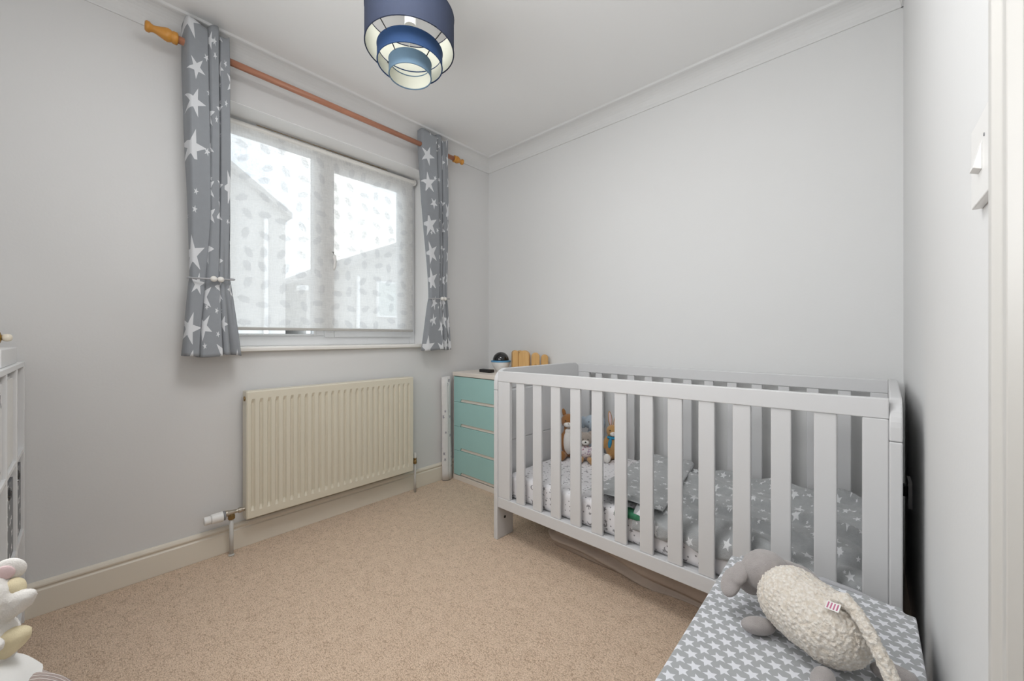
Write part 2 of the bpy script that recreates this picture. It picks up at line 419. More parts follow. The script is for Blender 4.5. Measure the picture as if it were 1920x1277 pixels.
def box_uv(o, mode='auto'):
    """box projection UV in metres, object space + location"""
    me = o.data; uv = me.uv_layers.new(name='UVMap')
    for p in me.polygons:
        n = p.normal; a = max(range(3), key=lambda i: abs(n[i]))
        for li in p.loop_indices:
            c = me.vertices[me.loops[li].vertex_index].co
            uv.data[li].uv = {0: (c.y, c.z), 1: (c.x, c.z), 2: (c.x, c.y)}[a]
def grid_mesh(nu, nv, fn, uvfn=None):
    """returns bm with grid of verts fn(u,v) in [0,1]; uv layer from uvfn"""
    bm = bmesh.new(); uvl = bm.loops.layers.uv.new('UVMap')
    V = [[bm.verts.new(fn(i / nu, j / nv)) for j in range(nv + 1)] for i in range(nu + 1)]
    for i in range(nu):
        for j in range(nv):
            f = bm.faces.new((V[i][j], V[i + 1][j], V[i + 1][j + 1], V[i][j + 1])); f.smooth = True
            for lp, (a, b) in zip(f.loops, ((i, j), (i + 1, j), (i + 1, j + 1), (i, j + 1))):
                lp[uvl].uv = uvfn(a / nu, b / nv) if uvfn else (a / nu, b / nv)
    return bm
def solidify(o, t, off=0.):
    m = o.modifiers.new('thick', 'SOLIDIFY'); m.thickness = t; m.offset = off; return m
def soft(o, voxel=.004, it=4):
    r = o.modifiers.new('remesh', 'REMESH'); r.mode = 'VOXEL'; r.voxel_size = voxel; r.use_smooth_shade = True
    s = o.modifiers.new('smooth', 'SMOOTH'); s.factor = .6; s.iterations = it
def displace(o, kind, size, strength):
    t = bpy.data.textures.new('fluff', kind)
    t.noise_scale = size
    d = o.modifiers.new('fluff', 'DISPLACE'); d.texture = t; d.strength = strength; d.mid_level = .5
    return d

# ================================================================= SETTING
XL, YB, XR, YF, ZC = -2.22, 2.16, .108, -.47, 2.385
OY0, OY1, OZ0, OZ1 = .39, 1.60, .940, 2.127        # window opening
struct(sbox('floor', carpet_m, (XL - .3, 1.5, YF - .2, YB + .2, -.06, 0)))
struct(sbox('ceiling', ceil_m, (XL - .3, 1.5, YF - .2, YB + .2, ZC, ZC + .1)))
struct(sbox('wall_left', wall_l, (XL - .26, XL, YF - .2, OY0, 0, ZC), (XL - .26, XL, OY1, YB + .2, 0, ZC),
            (XL - .26, XL, OY0, OY1, 0, OZ0), (XL - .26, XL, OY0, OY1, OZ1, ZC)))
struct(sbox('wall_back', wall_m, (XL, 1.5, YB, YB + .12, 0, ZC)))
DY0, DY1, DZ = -.32, .545, 2.03                        # doorway beside the camera
struct(sbox('wall_right', wall_m, (XR, XR + .11, DY1, YB, 0, ZC), (XR, XR + .11, YF, DY0, 0, ZC), (XR, XR + .11, DY0, DY1, DZ, ZC)))
struct(sbox('wall_front', wall_m, (XL, 1.5, YF - .12, YF, 0, ZC)))
struct(sbox('wall_landing', curtain_hall, (1.3, 1.4, YF, YB, 0, ZC)))

# baseboards (torus profile)
SK = [(0, 0), (.016, 0), (.016, .090), (.0105, .094), (.0105, .100), (.016, .104), (.0165, .110), (.013, .118), (.006, .122), (0, .122)]
def baseboard(name, axis, wall, sgn, a0, a1):
    bm = bmesh.new(); bm_prism(bm, [(wall + sgn * p[0], p[1]) for p in SK], axis, a0, a1)
    return struct(obj(name, bm, cream_gloss, bevel=.0015))
baseboard('baseboard_left', 'y', XL, 1, YF, YB)
baseboard('baseboard_back', 'x', YB, -1, XL, XR)
baseboard('baseboard_right', 'y', XR, -1, DY1 + .06, YB)
baseboard('baseboard_front', 'x', YF, 1, XL, XR)
# coving: concave quarter with two small lips
def cove(name, axis, wall, sgn, a0, a1):
    P = [(0, ZC), (0, 2.300), (.006, 2.300), (.008, 2.304)]
    for k in range(9):
        a = PI / 2 * k / 8
        P.append((.008 + .072 * (1 - math.cos(a)), 2.304 + .070 * math.sin(a)))
    P += [(.086, 2.376), (.090, ZC)]
    bm = bmesh.new(); bm_prism(bm, [(wall + sgn * p[0], p[1]) for p in P], axis, a0, a1)
    return struct(obj(name, bm, wall_m))
cove('trim_1', 'y', XL, 1, YF, YB); cove('trim_2', 'x', YB, -1, XL, XR); cove('trim_3', 'y', XR, -1, YF, YB); cove('trim_4', 'x', YF, 1, XL, XR)

# doorway casing and lining
CAS = [(0, 0), (.018, 0), (.018, .012), (.012, .018), (.012, .040), (.016, .046), (.016, .056), (.008, .062), (0, .062)]   # (proud, along)
bm = bmesh.new()
bm_prism(bm, [(XR - p[0], DY1 + .062 - p[1]) for p in CAS], 'z', 0, DZ + .06)
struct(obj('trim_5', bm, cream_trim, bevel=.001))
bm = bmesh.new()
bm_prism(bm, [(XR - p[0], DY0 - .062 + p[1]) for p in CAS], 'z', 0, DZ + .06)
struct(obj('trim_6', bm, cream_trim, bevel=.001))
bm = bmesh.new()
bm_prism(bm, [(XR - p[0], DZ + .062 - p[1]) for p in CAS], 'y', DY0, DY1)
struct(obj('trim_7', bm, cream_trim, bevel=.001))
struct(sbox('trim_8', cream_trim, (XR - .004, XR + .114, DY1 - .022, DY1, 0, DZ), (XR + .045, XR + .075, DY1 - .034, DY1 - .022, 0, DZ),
            (XR - .004, XR + .114, DY0, DY0 + .022, 0, DZ), (XR - .004, XR + .114, DY0, DY1, DZ - .022, DZ), bevel=.0015))

# window
win = bpy.data.objects.new('window_1', None); COL.objects.link(win); win.location = (-2.43, 1.0, .957); win['kind'] = 'structure'
fx0, fx1 = -2.470, -2.405
def frame_rect(name, y0, y1, z0, z1, wl, wr, wb, wt, x0, x1, parent=win, mat=upvc, bev=.004):
    return sbox(name, mat, (x0, x1, y0, y0 + wl, z0, z1), (x0, x1, y1 - wr, y1, z0, z1),
                (x0, x1, y0 + wl, y1 - wr, z0, z0 + wb), (x0, x1, y0 + wl, y1 - wr, z1 - wt, z1), parent=parent, bevel=bev)
frame_rect('frame', OY0, OY1, .957, OZ1, .055, .045, .055, .050, fx0, fx1)
sbox('mullion', upvc, (fx0, fx1 + .002, .915, .968, 1.012, 2.077), parent=win, bevel=.004)
sash = frame_rect('sash', .962, 1.560, 1.005, 2.085, .055, .085, .055, .06, -2.455, -2.385)
sbox('glazing_bead', upvc, (fx0 + .02, fx1 + .008, .445, .457, 1.012, 2.077), (fx0 + .02, fx1 + .008, .903, .915, 1.012, 2.077),
     (fx0 + .02, fx1 + .008, .457, .903, 1.012, 1.022), (fx0 + .02, fx1 + .008, .457, .903, 2.067, 2.077), parent=win, bevel=.002)
sbox('gasket', black_m, (-2.442, -2.438, .455, .905, 1.019, 1.0235), (-2.442, -2.438, .902, .906, 1.02, 2.07), parent=win)
sbox('pane', glass_m, (-2.444, -2.440, .455, .905, 1.02, 2.07), parent=win)
sbox('pane', glass_m, (-2.434, -2.430, 1.015, 1.477, 1.058, 2.027), parent=win)
bm = bmesh.new(); bm_box(bm, -2.385, -2.377, .980, 1.000, 1.425, 1.485)
bm_tube(bm, [(-2.380, .990, 1.455), (-2.350, .992, 1.458), (-2.338, .998, 1.478), (-2.334, 1.000, 1.51), (-2.336, .998, 1.545), (-2.342, .994, 1.56)], [.008, .008, .009, .0085, .008, .006])
bmesh.ops.scale(bm, vec=(1, 1, -1), space=Matrix.Translation((0, 0, -1.482)), verts=bm.verts)
obj('handle', bm, white_plastic, win, smooth=True)
bm = bmesh.new()
bm_prism(bm, [(-2.405, .935), (-2.195, .935), (-2.188, .939), (-2.187, .950), (-2.192, .957), (-2.405, .957)], 'y', OY0, OY1)
bm_prism(bm, [(-2.221, .935), (-2.195, .935), (-2.188, .939), (-2.187, .950), (-2.192, .957), (-2.221, .957)], 'y', OY0 - .03, OY0)
bm_prism(bm, [(-2.221, .935), (-2.195, .935), (-2.188, .939), (-2.187, .950), (-2.192, .957), (-2.221, .957)], 'y', OY1, OY1 + .03)
obj('window_sill', bm, sill_m, win)
struct(sbox('trim_9', reveal_m, (-2.400, -2.222, OY0, OY0 + .003, .957, OZ1), (-2.400, -2.222, OY1 - .003, OY1, .957, OZ1), (-2.400, -2.222, OY0, OY1, OZ1 - .003, OZ1)))

# ================================================================= OUTSIDE
struct(sbox('ground', lawn_m, (-60, -2.6, -40, 50, -2.9, -2.8)))
def house(name, label, x0, x1, y0, y1, ze, zr, yr):
    t = thing(name, label, 'house', ((x0 + x1) / 2, (y0 + y1) / 2, -2.8))
    bm = bmesh.new(); bm_prism(bm, [(y0, -2.8), (y1, -2.8), (y1, ze), (yr, zr), (y0, ze)], 'x', x0, x1)
    obj('wall', bm, brick_m, t)
    for s, ya in ((0, y0), (1, y1)):
        bm = bmesh.new()
        d = Vector((ya - yr, ze - zr)).normalized(); e = (ya + d.x * .10, ze + d.y * .10)
        bm_prism(bm, [(yr, zr), e, (e[0], e[1] + .14), (yr, zr + .14)], 'x', x0 - .3, x1 + .25)
        obj('roof_slope', bm, roof_m, t)
    return t
h = house('gabled_house', 'pale gabled house seen through the left window pane', -17, -11, -2.5, 3.45, 4.06, 6.2, .4)
sbox('drainpipe', upvc, (-10.97, -10.88, 2.95, 3.03, -2.8, 3.9), parent=h)
f = sbox('window', upvc, (-10.99, -10.9, 1.5, 2.4, .2, 1.35), parent=h); sbox('pane', glass_m, (-10.9, -10.88, 1.56, 2.34, .26, 1.29), parent=f)
h = house('pitched_roof_house', 'lower house with pitched roof seen through the right window pane', -18, -11, 3.95, 10.0, 2.40, 4.10, 7.2)
sbox('drainpipe', upvc, (-10.97, -10.88, 5.3, 5.38, -2.8, 2.75), parent=h)
f = sbox('window', upvc, (-10.99, -10.9, 5.93, 6.75, 1.6, 2.7), parent=h); sbox('pane', glass_m, (-10.9, -10.88, 5.99, 6.69, 1.66, 2.64), parent=f)
sbox('fascia', upvc, (-10.98, -10.7, 3.7, 3.9, 2.2, 2.33), parent=h)

# ================================================================= ROLLER BLIND
bl = thing('roller_blind', 'sheer cream roller blind with faint feather print over the window', 'blind', (-2.375, 1.0, 2.09))
bm = bmesh.new(); bm_lathe(bm, [(.0165, OY0 + .02), (.0165, 1.560)], 'y', (-2.366, 0, 2.094)); obj('roller', bm, sill_m, bl, smooth=False)
for y in (OY0 + .006, 1.562):
    bm = bmesh.new(); bm_lathe(bm, [(.012, y), (.021, y + .002), (.021, y + .008), (.015, y + .016)], 'y', (-2.366, 0, 2.094)); obj('end_bracket', bm, white_plastic, bl, bevel=.001)
bm = grid_mesh(2, 2, lambda u, v: (-2.352, OY0 + .025 + u * (1.545 - OY0 - .025), 1.050 + v * 1.03), lambda u, v: (u * 1.13, v * 1.03))
fab = obj('blind_fabric', bm, blind_m, bl)
bm = bmesh.new(); bm_prism(bm, [(-2.357, 1.041), (-2.347, 1.041), (-2.345, 1.046), (-2.347, 1.056), (-2.357, 1.056), (-2.359, 1.046)], 'y', OY0 + .025, 1.545)
obj('bottom_bar', bm, plain('blind_bar', (.50, .48, .45), .6), bl)
bm = bmesh.new(); bm_box(bm, -2.352, -2.3505, .6, 1.35, 2.1105, 2.1135); obj('bracket_gap_strip', bm, brass, bl)

# ================================================================= CURTAIN POLE
PX, PZ = -2.13, 2.252
po = thing('curtain_pole', 'rose brown wooden curtain pole with orange pine finials above the window', 'curtain pole', (PX, 1.0, PZ))
bm = bmesh.new(); bm_lathe(bm, [(.0150, .255), (.0150, 1.735)], 'y', (PX, 0, PZ)); o = obj('rod', bm, rod_m, po, smooth=False, bevel=0)
for p in o.data.polygons: p.use_smooth = len(p.vertices) == 4
FIN = [(.004, 0), (.016, .001), (.0205, .006), (.0205, .014), (.016, .019), (.0135, .026), (.0145, .034), (.019, .047), (.0245, .062), (.026, .070), (.024, .078), (.0205, .083),
       (.0235, .086), (.0240, .098), (.021, .102), (.016, .103)]
for y, s in ((.158, 1), (1.816, -1)):
    bm = bmesh.new(); k = 1.0 if s > 0 else .82
    bm_lathe(bm, [(r * (1 if s > 0 else .95), s * t * k) for r, t in FIN], 'y', (PX, y, PZ), 32); obj('finial', bm, wood_pine, po, smooth=True)
for y in (.33, 1.60):
    bm = bmesh.new(); bm_lathe(bm, [(.0175, y - .006), (.019, y), (.0175, y + .006)], 'y', (PX, 0, PZ))
    bm_box(bm, XL, PX, y - .006, y + .006, PZ - .006, PZ + .006); bm_lathe(bm, [(.022, XL), (.022, XL + .008), (.014, XL + .012)], 'x', (0, y, PZ))
    obj('bracket', bm, rod_m, po, bevel=.001)

# ================================================================= CURTAINS
def sect(u, prof):
    # prof: list of (s, y_fraction, depth), smoothed
    def lin(t):
        t = max(0, min(1, t))
        for a, b in zip(prof, prof[1:]):
            if t <= b[0]:
                k = (t - a[0]) / (b[0] - a[0]); return a[1] + (b[1] - a[1]) * k, a[2] + (b[2] - a[2]) * k
        return prof[-1][1], prof[-1][2]
    w = .012; P = [lin(u + w * q) for q in (-2, -1, 0, 1, 2)]
    return sum(p[0] for p in P) / 5, sum(p[1] for p in P) / 5
PL1 = [(0, .00, -.9), (.05, .03, .85), (.25, .50, 1.05), (.33, .40, -.9), (.38, .46, .7), (.40, .50, 1.15), (.55, .71, 1.1), (.60, .67, -.8), (.66, .72, 1.0), (.84, .96, 1.05), (.90, .93, -.8), (1, 1.0, -.2)]
PL2 = [(0, .00, -.6), (.07, .02, .5), (.20, .26, .7), (.28, .22, -.8), (.34, .26, .9), (.58, .66, 1.15), (.62, .60, -.2), (.66, .66, 1.2), (.72, .78, 1.0), (.76, .74, .1), (.94, .98, .7), (1, 1.0, -.3)]
PR1 = [(0, .00, -.6), (.06, .02, .5), (.26, .44, 1.2), (.31, .50, 1.1), (.38, .44, -.6), (.46, .54, .6), (.58, .72, .7), (.63, .68, -.6), (.70, .76, .9), (.92, .97, .8), (1, 1.0, -.5)]
PR2 = [(0, .00, -.5), (.08, .04, .4), (.30, .44, .9), (.40, .60, 1.2), (.48, .62, 1.0), (.54, .58, -.8), (.62, .68, .4), (.72, .82, .8), (.78, .80, -.4), (.94, .98, .6), (1, 1.0, -.4)]
def curtain(name, label, ytop, ytie, ybot, prof, prof2, zbot, zlip, mirror=False, seed=0, amp=.040):
    """pleated sheet; y range and depth amplitude vary with height, pinched at the tie"""
    ZT = 2.335; ZTIE = 1.262
    def lerp(a, b, t): return a + (b - a) * t
    def sm(t): t = max(0, min(1, t)); return t * t * (3 - 2 * t)
    def fn(u, v):
        z = zbot + v * (ZT - zbot)
        if z > ZTIE:
            t = sm((z - ZTIE) / (ZT - ZTIE)); y0, y1 = lerp(ytie[0], ytop[0], t), lerp(ytie[1], ytop[1], t); A = lerp(.020, amp, min(1, t * 1.6))
        else:
            t = (ZTIE - z) / (ZTIE - zbot); t = t ** .8; y0, y1 = lerp(ytie[0], ybot[0], t), lerp(ytie[1], ybot[1], t); A = lerp(.020, amp * .95, t)
        (cy, cx) = sect(u, prof); (by_, bx_) = sect(u, prof2)
        kz = sm((ZTIE + .35 - z) / .7)
        cy = lerp(cy, by_, kz); cx = lerp(cx, bx_, kz)
        y = lerp(y0, y1, cy) + .0025 * noise.noise((u * 6, z * 4, seed + 5))
        x = PX + .004 + A * (cx if cx > 0 else cx * 1.9) + .004 * noise.noise((u * 5, z * 3.5, seed)) + .003 * math.sin(z * 7 + u * 9)
        ph = u * 14
        if v > .93: z += .016 * math.sin(ph + .9) * (v - .93) / .07
        if v < .02: z += .004 * math.sin(u * 9 + seed)
        return (x, y, z)
    bm = grid_mesh(200, 90, fn, lambda u, v: (u * .62 + seed * .37, v * (ZT - zbot) + seed * .2))
    o = obj(name, bm, curtain_m, loc=(PX, (ytop[0] + ytop[1]) / 2, zbot)); solidify(o, .0025)
    tag(o, label, 'curtain')
    # stitched hem and eyelet rings are parts
    def hem(u, v):
        p = fn(u, v * .05); return (p[0] + .0022, p[1], p[2])
    return o, fn
cL, fnL = curtain('curtain', 'grey curtain with white stars tied back at the left of the window', (.278, .440), (.300, .442), (.276, .482), PL1, PL2, .922, 0, seed=1.3, amp=.044)
cR, fnR = curtain('curtain', 'grey curtain with white stars tied back at the right of the window', (1.455, 1.668), (1.528, 1.668), (1.480, 1.700), PR1, PR2, .918, 0, seed=4.2, amp=.036)
def eyelets(c, fn, y0, y1, n):
    for k in range(n):
        y = y0 + (y1 - y0) * (k + .5) / n
        bm = bmesh.new(); R, r = .021, .0035
        seg = 24; rings = []
        for i in range(seg):
            a = 2 * PI * i / seg
            rings.append((PX + R * math.cos(a), y, PZ + R * math.sin(a)))
        bm_tube(bm, rings + [rings[0]], r, 8); obj('eyelet', bm, nickel, c, smooth=True)
eyelets(cL, fnL, .295, .425, 5); eyelets(cR, fnR, 1.475, 1.655, 5)
def tieback(label, yc, hw, z, ybeads, tilt):
    t = thing('curtain_tieback', label, 'tieback', (PX + .02, yc, z))
    pts = []
    for k in range(33):
        a = 2 * PI * k / 32
        pts.append((PX + .014 + .036 * math.cos(a), yc + hw * math.sin(a), z + tilt * math.cos(a) + .004 * math.sin(a)))
    bm = bmesh.new(); bm_tube(bm, pts, .0038, 8); obj('cord', bm, cord_m, t, smooth=True)
    for yb in ybeads:
        bm = bmesh.new(); bm_ball(bm, (PX + .054, yb, z + tilt), .0125); obj('bead', bm, bead_m, t, smooth=True)
tieback('grey cord tieback with two white beads on the left curtain', .372, .082, 1.262, (.372, .3965), -.006)
tieback('grey cord tieback with two white beads on the right curtain', 1.598, .080, 1.262, (1.592, 1.616), -.003)

# ================================================================= RADIATOR
rd = thing('radiator', 'cream enamel ribbed panel radiator under the window', 'radiator', (-2.16, .955, .15))
RY0, RY1, RZ0, RZ1, RX = .505, 1.407, .153, .750, -2.130
nfl = 26; pitch = (RY1 - RY0 - .03) / nfl
ys = [RY0, RY0 + .004, RY0 + .012]; ds = [-.004, 0, 0]
for k in range(nfl):
    y = RY0 + .015 + k * pitch
    for a, d in ((.06, 0), (.20, -1), (.42, -1), (.58, 0), (.98, 0)):
        ys.append(y + a * pitch); ds.append(d * .009)
ys += [RY1 - .012, RY1 - .004, RY1]; ds += [0, 0, -.004]
zs = [RZ0, RZ0 + .004, RZ0 + .035, RZ0 + .055, RZ1 - .055, RZ1 - .035, RZ1 - .004, RZ1]; fz = [0, 0, 0, 1, 1, 0, 0, 0]
bm = bmesh.new(); V = []
for i, y in enumerate(ys):
    col = []
    for j, z in enumerate(zs):
        d = ds[i] * (fz[j] if 2 < i < len(ys) - 3 else 1)
        if j in (0, len(zs) - 1): d -= .004
        col.append(bm.verts.new((RX + d, y, z)))
    V.append(col)
for i in range(len(ys) - 1):
    for j in range(len(zs) - 1): bm.faces.new((V[i][j], V[i + 1][j], V[i + 1][j + 1], V[i][j + 1]))
o = obj('front_panel', bm, rad_m, rd); solidify(o, .003, -1)
sbox('side_cover', rad_m, (-2.192, RX - .005, RY0 - .001, RY0 + .004, RZ0, RZ1), parent=rd, bevel=.002)
sbox('side_cover', rad_m, (-2.192, RX - .005, RY1 - .004, RY1 + .001, RZ0, RZ1), parent=rd, bevel=.002)
sbox('back_panel', rad_m, (-2.200, -2.190, RY0, RY1, RZ0, RZ1 - .01), parent=rd, bevel=.002)
bm = bmesh.new(); bm_box(bm, -2.189, RX - .006, RY0 + .004, RY1 - .004, RZ1 - .004, RZ1 + .001); obj('top_grille', bm, rad_m, rd, bevel=.001)
bm = bmesh.new(); bm_box(bm, -2.175, -2.145, RY0 + .02, RY1 - .02, RZ0 + .02, RZ1 - .02); obj('water_channel', bm, rad_m, rd)
bm = bmesh.new(); bm_lathe(bm, [(.011, RY0 - .005), (.011, RY0 - .001)], 'y', (-2.160, 0, RZ1 - .035)); obj('vent_plug', bm, brass, rd)
for y in (.60, 1.28): sbox('wall_bracket', rad_m, (XL + .001, -2.200, y, y + .03, .25, .70), parent=rd)
# thermostatic valve
vx, vz = -2.160, .196
tv = thing('radiator_valve', 'white thermostatic valve on pipe at the left foot of the radiator', 'valve', (vx, .45, 0))
bm = bmesh.new(); bm_lathe(bm, [(.015, .351), (.0175, .353), (.018, .372), (.016, .374), (.016, .376)], 'y', (vx, 0, vz - .006)); obj('dial', bm, white_plastic, tv, bevel=.001)
bm = bmesh.new(); bm_lathe(bm, [(.018, .376), (.0205, .379), (.0215, .402), (.0225, .418), (.020, .421)], 'y', (vx, 0, vz - .005)); obj('valve_head', bm, white_plastic, tv, bevel=.001)
bm = bmesh.new(); bm_lathe(bm, [(.018, .421), (.0205, .422), (.0205, .428), (.016, .430)], 'y', (vx, 0, vz - .004)); obj('lock_ring', bm, grey_plastic, tv)
bm = bmesh.new(); bm_lathe(bm, [(.0125, .430), (.0135, .436), (.0115, .447), (.010, .460), (.008, .470), (.0085, .478), (.012, .479), (.012, .490), (.009, .492), (.009, .504)], 'y', (vx, 0, vz + .002)); obj('valve_body', bm, nickel, tv)
bm = bmesh.new(); bm_lathe(bm, [(.010, vz), (.0135, vz - .008), (.015, vz - .012), (.015, vz - .026), (.011, vz - .030)], 'z', (vx, .452, 0), 6); obj('brass_nut', bm, brass, tv, bevel=.001)
bm = bmesh.new(); bm_lathe(bm, [(.0085, .0), (.0085, vz - .026)], 'z', (vx, .452, 0)); bm_lathe(bm, [(.012, 0), (.012, .006), (.009, .008)], 'z', (vx, .452, 0)); obj('pipe', bm, cream_trim, tv, smooth=True)
lv = thing('radiator_valve', 'small brass lockshield valve on pipe at the right foot of the radiator', 'valve', (vx, 1.437, 0))
bm = bmesh.new(); bm_lathe(bm, [(.008, .222), (.0085, .245), (.006, .256), (.002, .258)], 'z', (vx, 1.437, 0)); obj('valve_cap', bm, white_plastic, lv)
bm = bmesh.new(); bm_lathe(bm, [(.009, .184), (.0125, .187), (.0125, .203), (.010, .207), (.011, .222)], 'z', (vx, 1.437, 0), 8); bm_lathe(bm, [(.009, 1.407), (.009, 1.437)], 'y', (vx, 0, .200)); obj('valve_body', bm, brass, lv)
bm = bmesh.new(); bm_lathe(bm, [(.0075, 0), (.0075, .186)], 'z', (vx, 1.437, 0)); obj('pipe', bm, cream_trim, lv, smooth=True)

# ================================================================= CEILING LAMP
LX, LY = -1.257, .816
lp = thing('ceiling_lamp', 'three-tier blue drum lampshade pendant on the ceiling', 'ceiling light', (LX, LY, 2.0))
def ring_shade(name, R, z0, z1, mat):
    bm = bmesh.new(); bm_lathe(bm, [(R, z0), (R, z1)], 'z', (LX, LY, 0), 72, caps=False)
    o = obj(name, bm, mat, lp)
    for p in o.data.polygons: p.use_smooth = True
    bm = bmesh.new(); bm_lathe(bm, [(R - .0018, z0 + .001), (R - .0018, z1 - .001)], 'z', (LX, LY, 0), 72, caps=False)
    i = obj('lining', bm, lining, o, smooth=True)
    bm = bmesh.new()
    for z in (z0, z1): bm_tube(bm, [(LX + (R - .001) * math.cos(a), LY + (R - .001) * math.sin(a), z) for a in [2 * PI * k / 72 for k in range(73)]], .0024, 6)
    obj('rim', bm, mat, o, smooth=True)
    return o
ring_shade('outer_shade', .161, 2.077, 2.205, navy)
ring_shade('middle_shade', .118, 2.020, 2.074, blue)
ring_shade('inner_shade', .077, 1.978, 2.029, pale_blue)
bm = bmesh.new()
for k in range(3):
    a = 2 * PI * k / 3 + .5
    bm_tube(bm, [(LX + .02 * math.cos(a), LY + .02 * math.sin(a), 2.20), (LX + .16 * math.cos(a), LY + .16 * math.sin(a), 2.20)], .0017, 6)
bm_lathe(bm, [(.020, 2.199), (.023, 2.199), (.023, 2.201), (.020, 2.201)], 'z', (LX, LY, 0), caps=False)
obj('spider', bm, white_plastic, lp)
for k in range(4):
    a = 2 * PI * k / 4 + .25; bm = bmesh.new()
    bm_tube(bm, [(LX + .077 * math.cos(a), LY + .077 * math.sin(a), 2.028), (LX + .118 * math.cos(a), LY + .118 * math.sin(a), 2.073), (LX + .16 * math.cos(a), LY + .16 * math.sin(a), 2.100)], .0020, 6)
    obj('spoke', bm, black_m, lp)
bm = bmesh.new(); bm_lathe(bm, [(.021, 2.165), (.021, 2.205), (.014, 2.215), (.010, 2.235)], 'z', (LX, LY, 0)); obj('lampholder', bm, white_plastic, lp, smooth=False, bevel=.001)
bm = bmesh.new(); bm_tube(bm, [(LX, LY, 2.23), (LX, LY, 2.37)], .0035, 8); obj('flex', bm, white_plastic, lp)
bm = bmesh.new(); bm_lathe(bm, [(.038, ZC), (.038, ZC - .008), (.028, ZC - .020), (.008, ZC - .026)], 'z', (LX, LY, 0)); obj('ceiling_rose', bm, white_plastic, lp, smooth=False)

# ================================================================= COT
ct = thing('cot', 'white slatted wooden cot along the back wall', 'cot', (-.64, 1.74, 0))
def shy(x, y): return x + .028 * (y - 1.378)
def shear(bm):
    for v in bm.verts: v.co.x = shy(v.co.x, v.co.y)
CY0, CY1, CT = 1.372, 2.100, .848
def end_panel(x0, x1):
    def outline(zlo, zhi, top):
        P = []
        if top:
            r = .070
            P += [(CY0, zlo)]
            for k in range(9): a = PI / 2 * k / 8; P.append((CY0 + r - r * math.cos(a), CT - r + r * math.sin(a)))
            for k in range(9): a = PI / 2 * k / 8; P.append((CY1 - r + r * math.sin(a), CT - r + r * math.cos(a)))
            P += [(CY1, zlo)]
        return P
    bm = bmesh.new()
    bm_prism(bm, [(CY0, 0), (CY0 + .115, 0), (CY0 + .115, .165), (CY1 - .115, .165), (CY1 - .115, 0), (CY1, 0), (CY1, .7416), (CY0, .7416)], 'x', x0, x1)
    shear(bm); o = obj('end_panel', bm, cot_m, ct, bevel=.0035)
    bm = bmesh.new(); bm_prism(bm, outline(.7425, CT, True), 'x', x0, x1); shear(bm); obj('top_cap', bm, cot_m, o, bevel=.0035)
    return o
eL = end_panel(-1.374, -1.350); eR = end_panel(.043, .068)
# decorative inner boards on the end panels, showing as horizontal joints
for z0, z1 in ((.225, .478), (.481, .735)):
    bm = bmesh.new(); bm_box(bm, -1.350, -1.344, 1.470, 2.03, z0, z1); shear(bm); obj('panel_board', bm, cot_m, eL, bevel=.002)
    bm = bmesh.new(); bm_box(bm, .037, .043, 1.470, 2.03, z0, z1); shear(bm); obj('panel_board', bm, cot_m, eR, bevel=.002)
def slatted_side(name, y0, y1, ztl, ztr, xs):
    s = bpy.data.objects.new(name, None); COL.objects.link(s); s.parent = ct; s.location = Vector((-.65, (y0 + y1) / 2, .16)) - ct.location
    def tz(x): return (x + 1.346) / 1.386
    def rail(nm, za0, za1, zb0, zb1, ya, yb):
        bm = bmesh.new(); v = bm_box(bm, -1.350, .043, ya, yb, 0, 1)
        for q in v:
            right = q.co.x > -.5; up = q.co.z > .5
            q.co.z = (zb1 if up else zb0) if right else (za1 if up else za0)
        shear(bm); return obj(nm, bm, cot_m, s, bevel=.0025)
    rail('top_rail', ztl - .052, ztl, ztr - .052, ztr, y0, y1)
    rail('bottom_rail', .162, .214, .162, .214, y0, y1)
    for x0, x1, kind in xs:
        t = tz((x0 + x1) / 2); zt = (ztl - .052) + (ztr - ztl) * t
        d = .001 if kind == 'stile' else .0045
        bm = bmesh.new(); bm_box(bm, x0, x1, y0 + d, y1 - d, .214, zt); shear(bm)
        obj(kind, bm, cot_m, s, bevel=.003)
    return s
sl = [(-1.350, -1.272, 'stile')] + [(-1.2335 + .1022 * k, -1.1835 + .1022 * k, 'slat') for k in range(12)] + [(-.008, .043, 'stile')]
slatted_side('front_side', 1.377, 1.399, .837, .849, sl)
sl2 = [(-1.350, -1.272, 'stile')] + [(-1.2300 + .1022 * k, -1.1880 + .1022 * k, 'slat') for k in range(12)] + [(-.008, .043, 'stile')]
slatted_side('back_side', 2.073, 2.095, .841, .841, sl2)
for z, m in ((.698, bolt_m), (.241, bolt_m), (.100, black_m)):  # two brass bolts; the lowest is a black disc standing in for a dark hole
    bm = bmesh.new(); bm_lathe(bm, [(.0065, -1.3500 + .0016), (.0065, -1.3465)], 'x', (0, 1.424, z), 14); shear(bm); obj('bolt', bm, m, ct)
bm = bmesh.new()
bm_box(bm, -1.345, .038, 1.405, 2.070, .195, .208); shear(bm); obj('mattress_base', bm, cot_m, ct)

# mattress
bm = bmesh.new(); bm_box(bm, -1.325, .030, 1.414, 2.060, .209, .326)
bmesh.ops.bevel(bm, geom=[e for e in bm.edges], offset=.028, segments=5, affect='EDGES', profile=.6)
shear(bm)
mt = obj('mattress', bm, sheet_m, loc=(-.64, 1.73, .209), smooth=True); box_uv(mt)
tag(mt, 'white fitted mattress with small grey moons and stars in the cot', 'mattress')

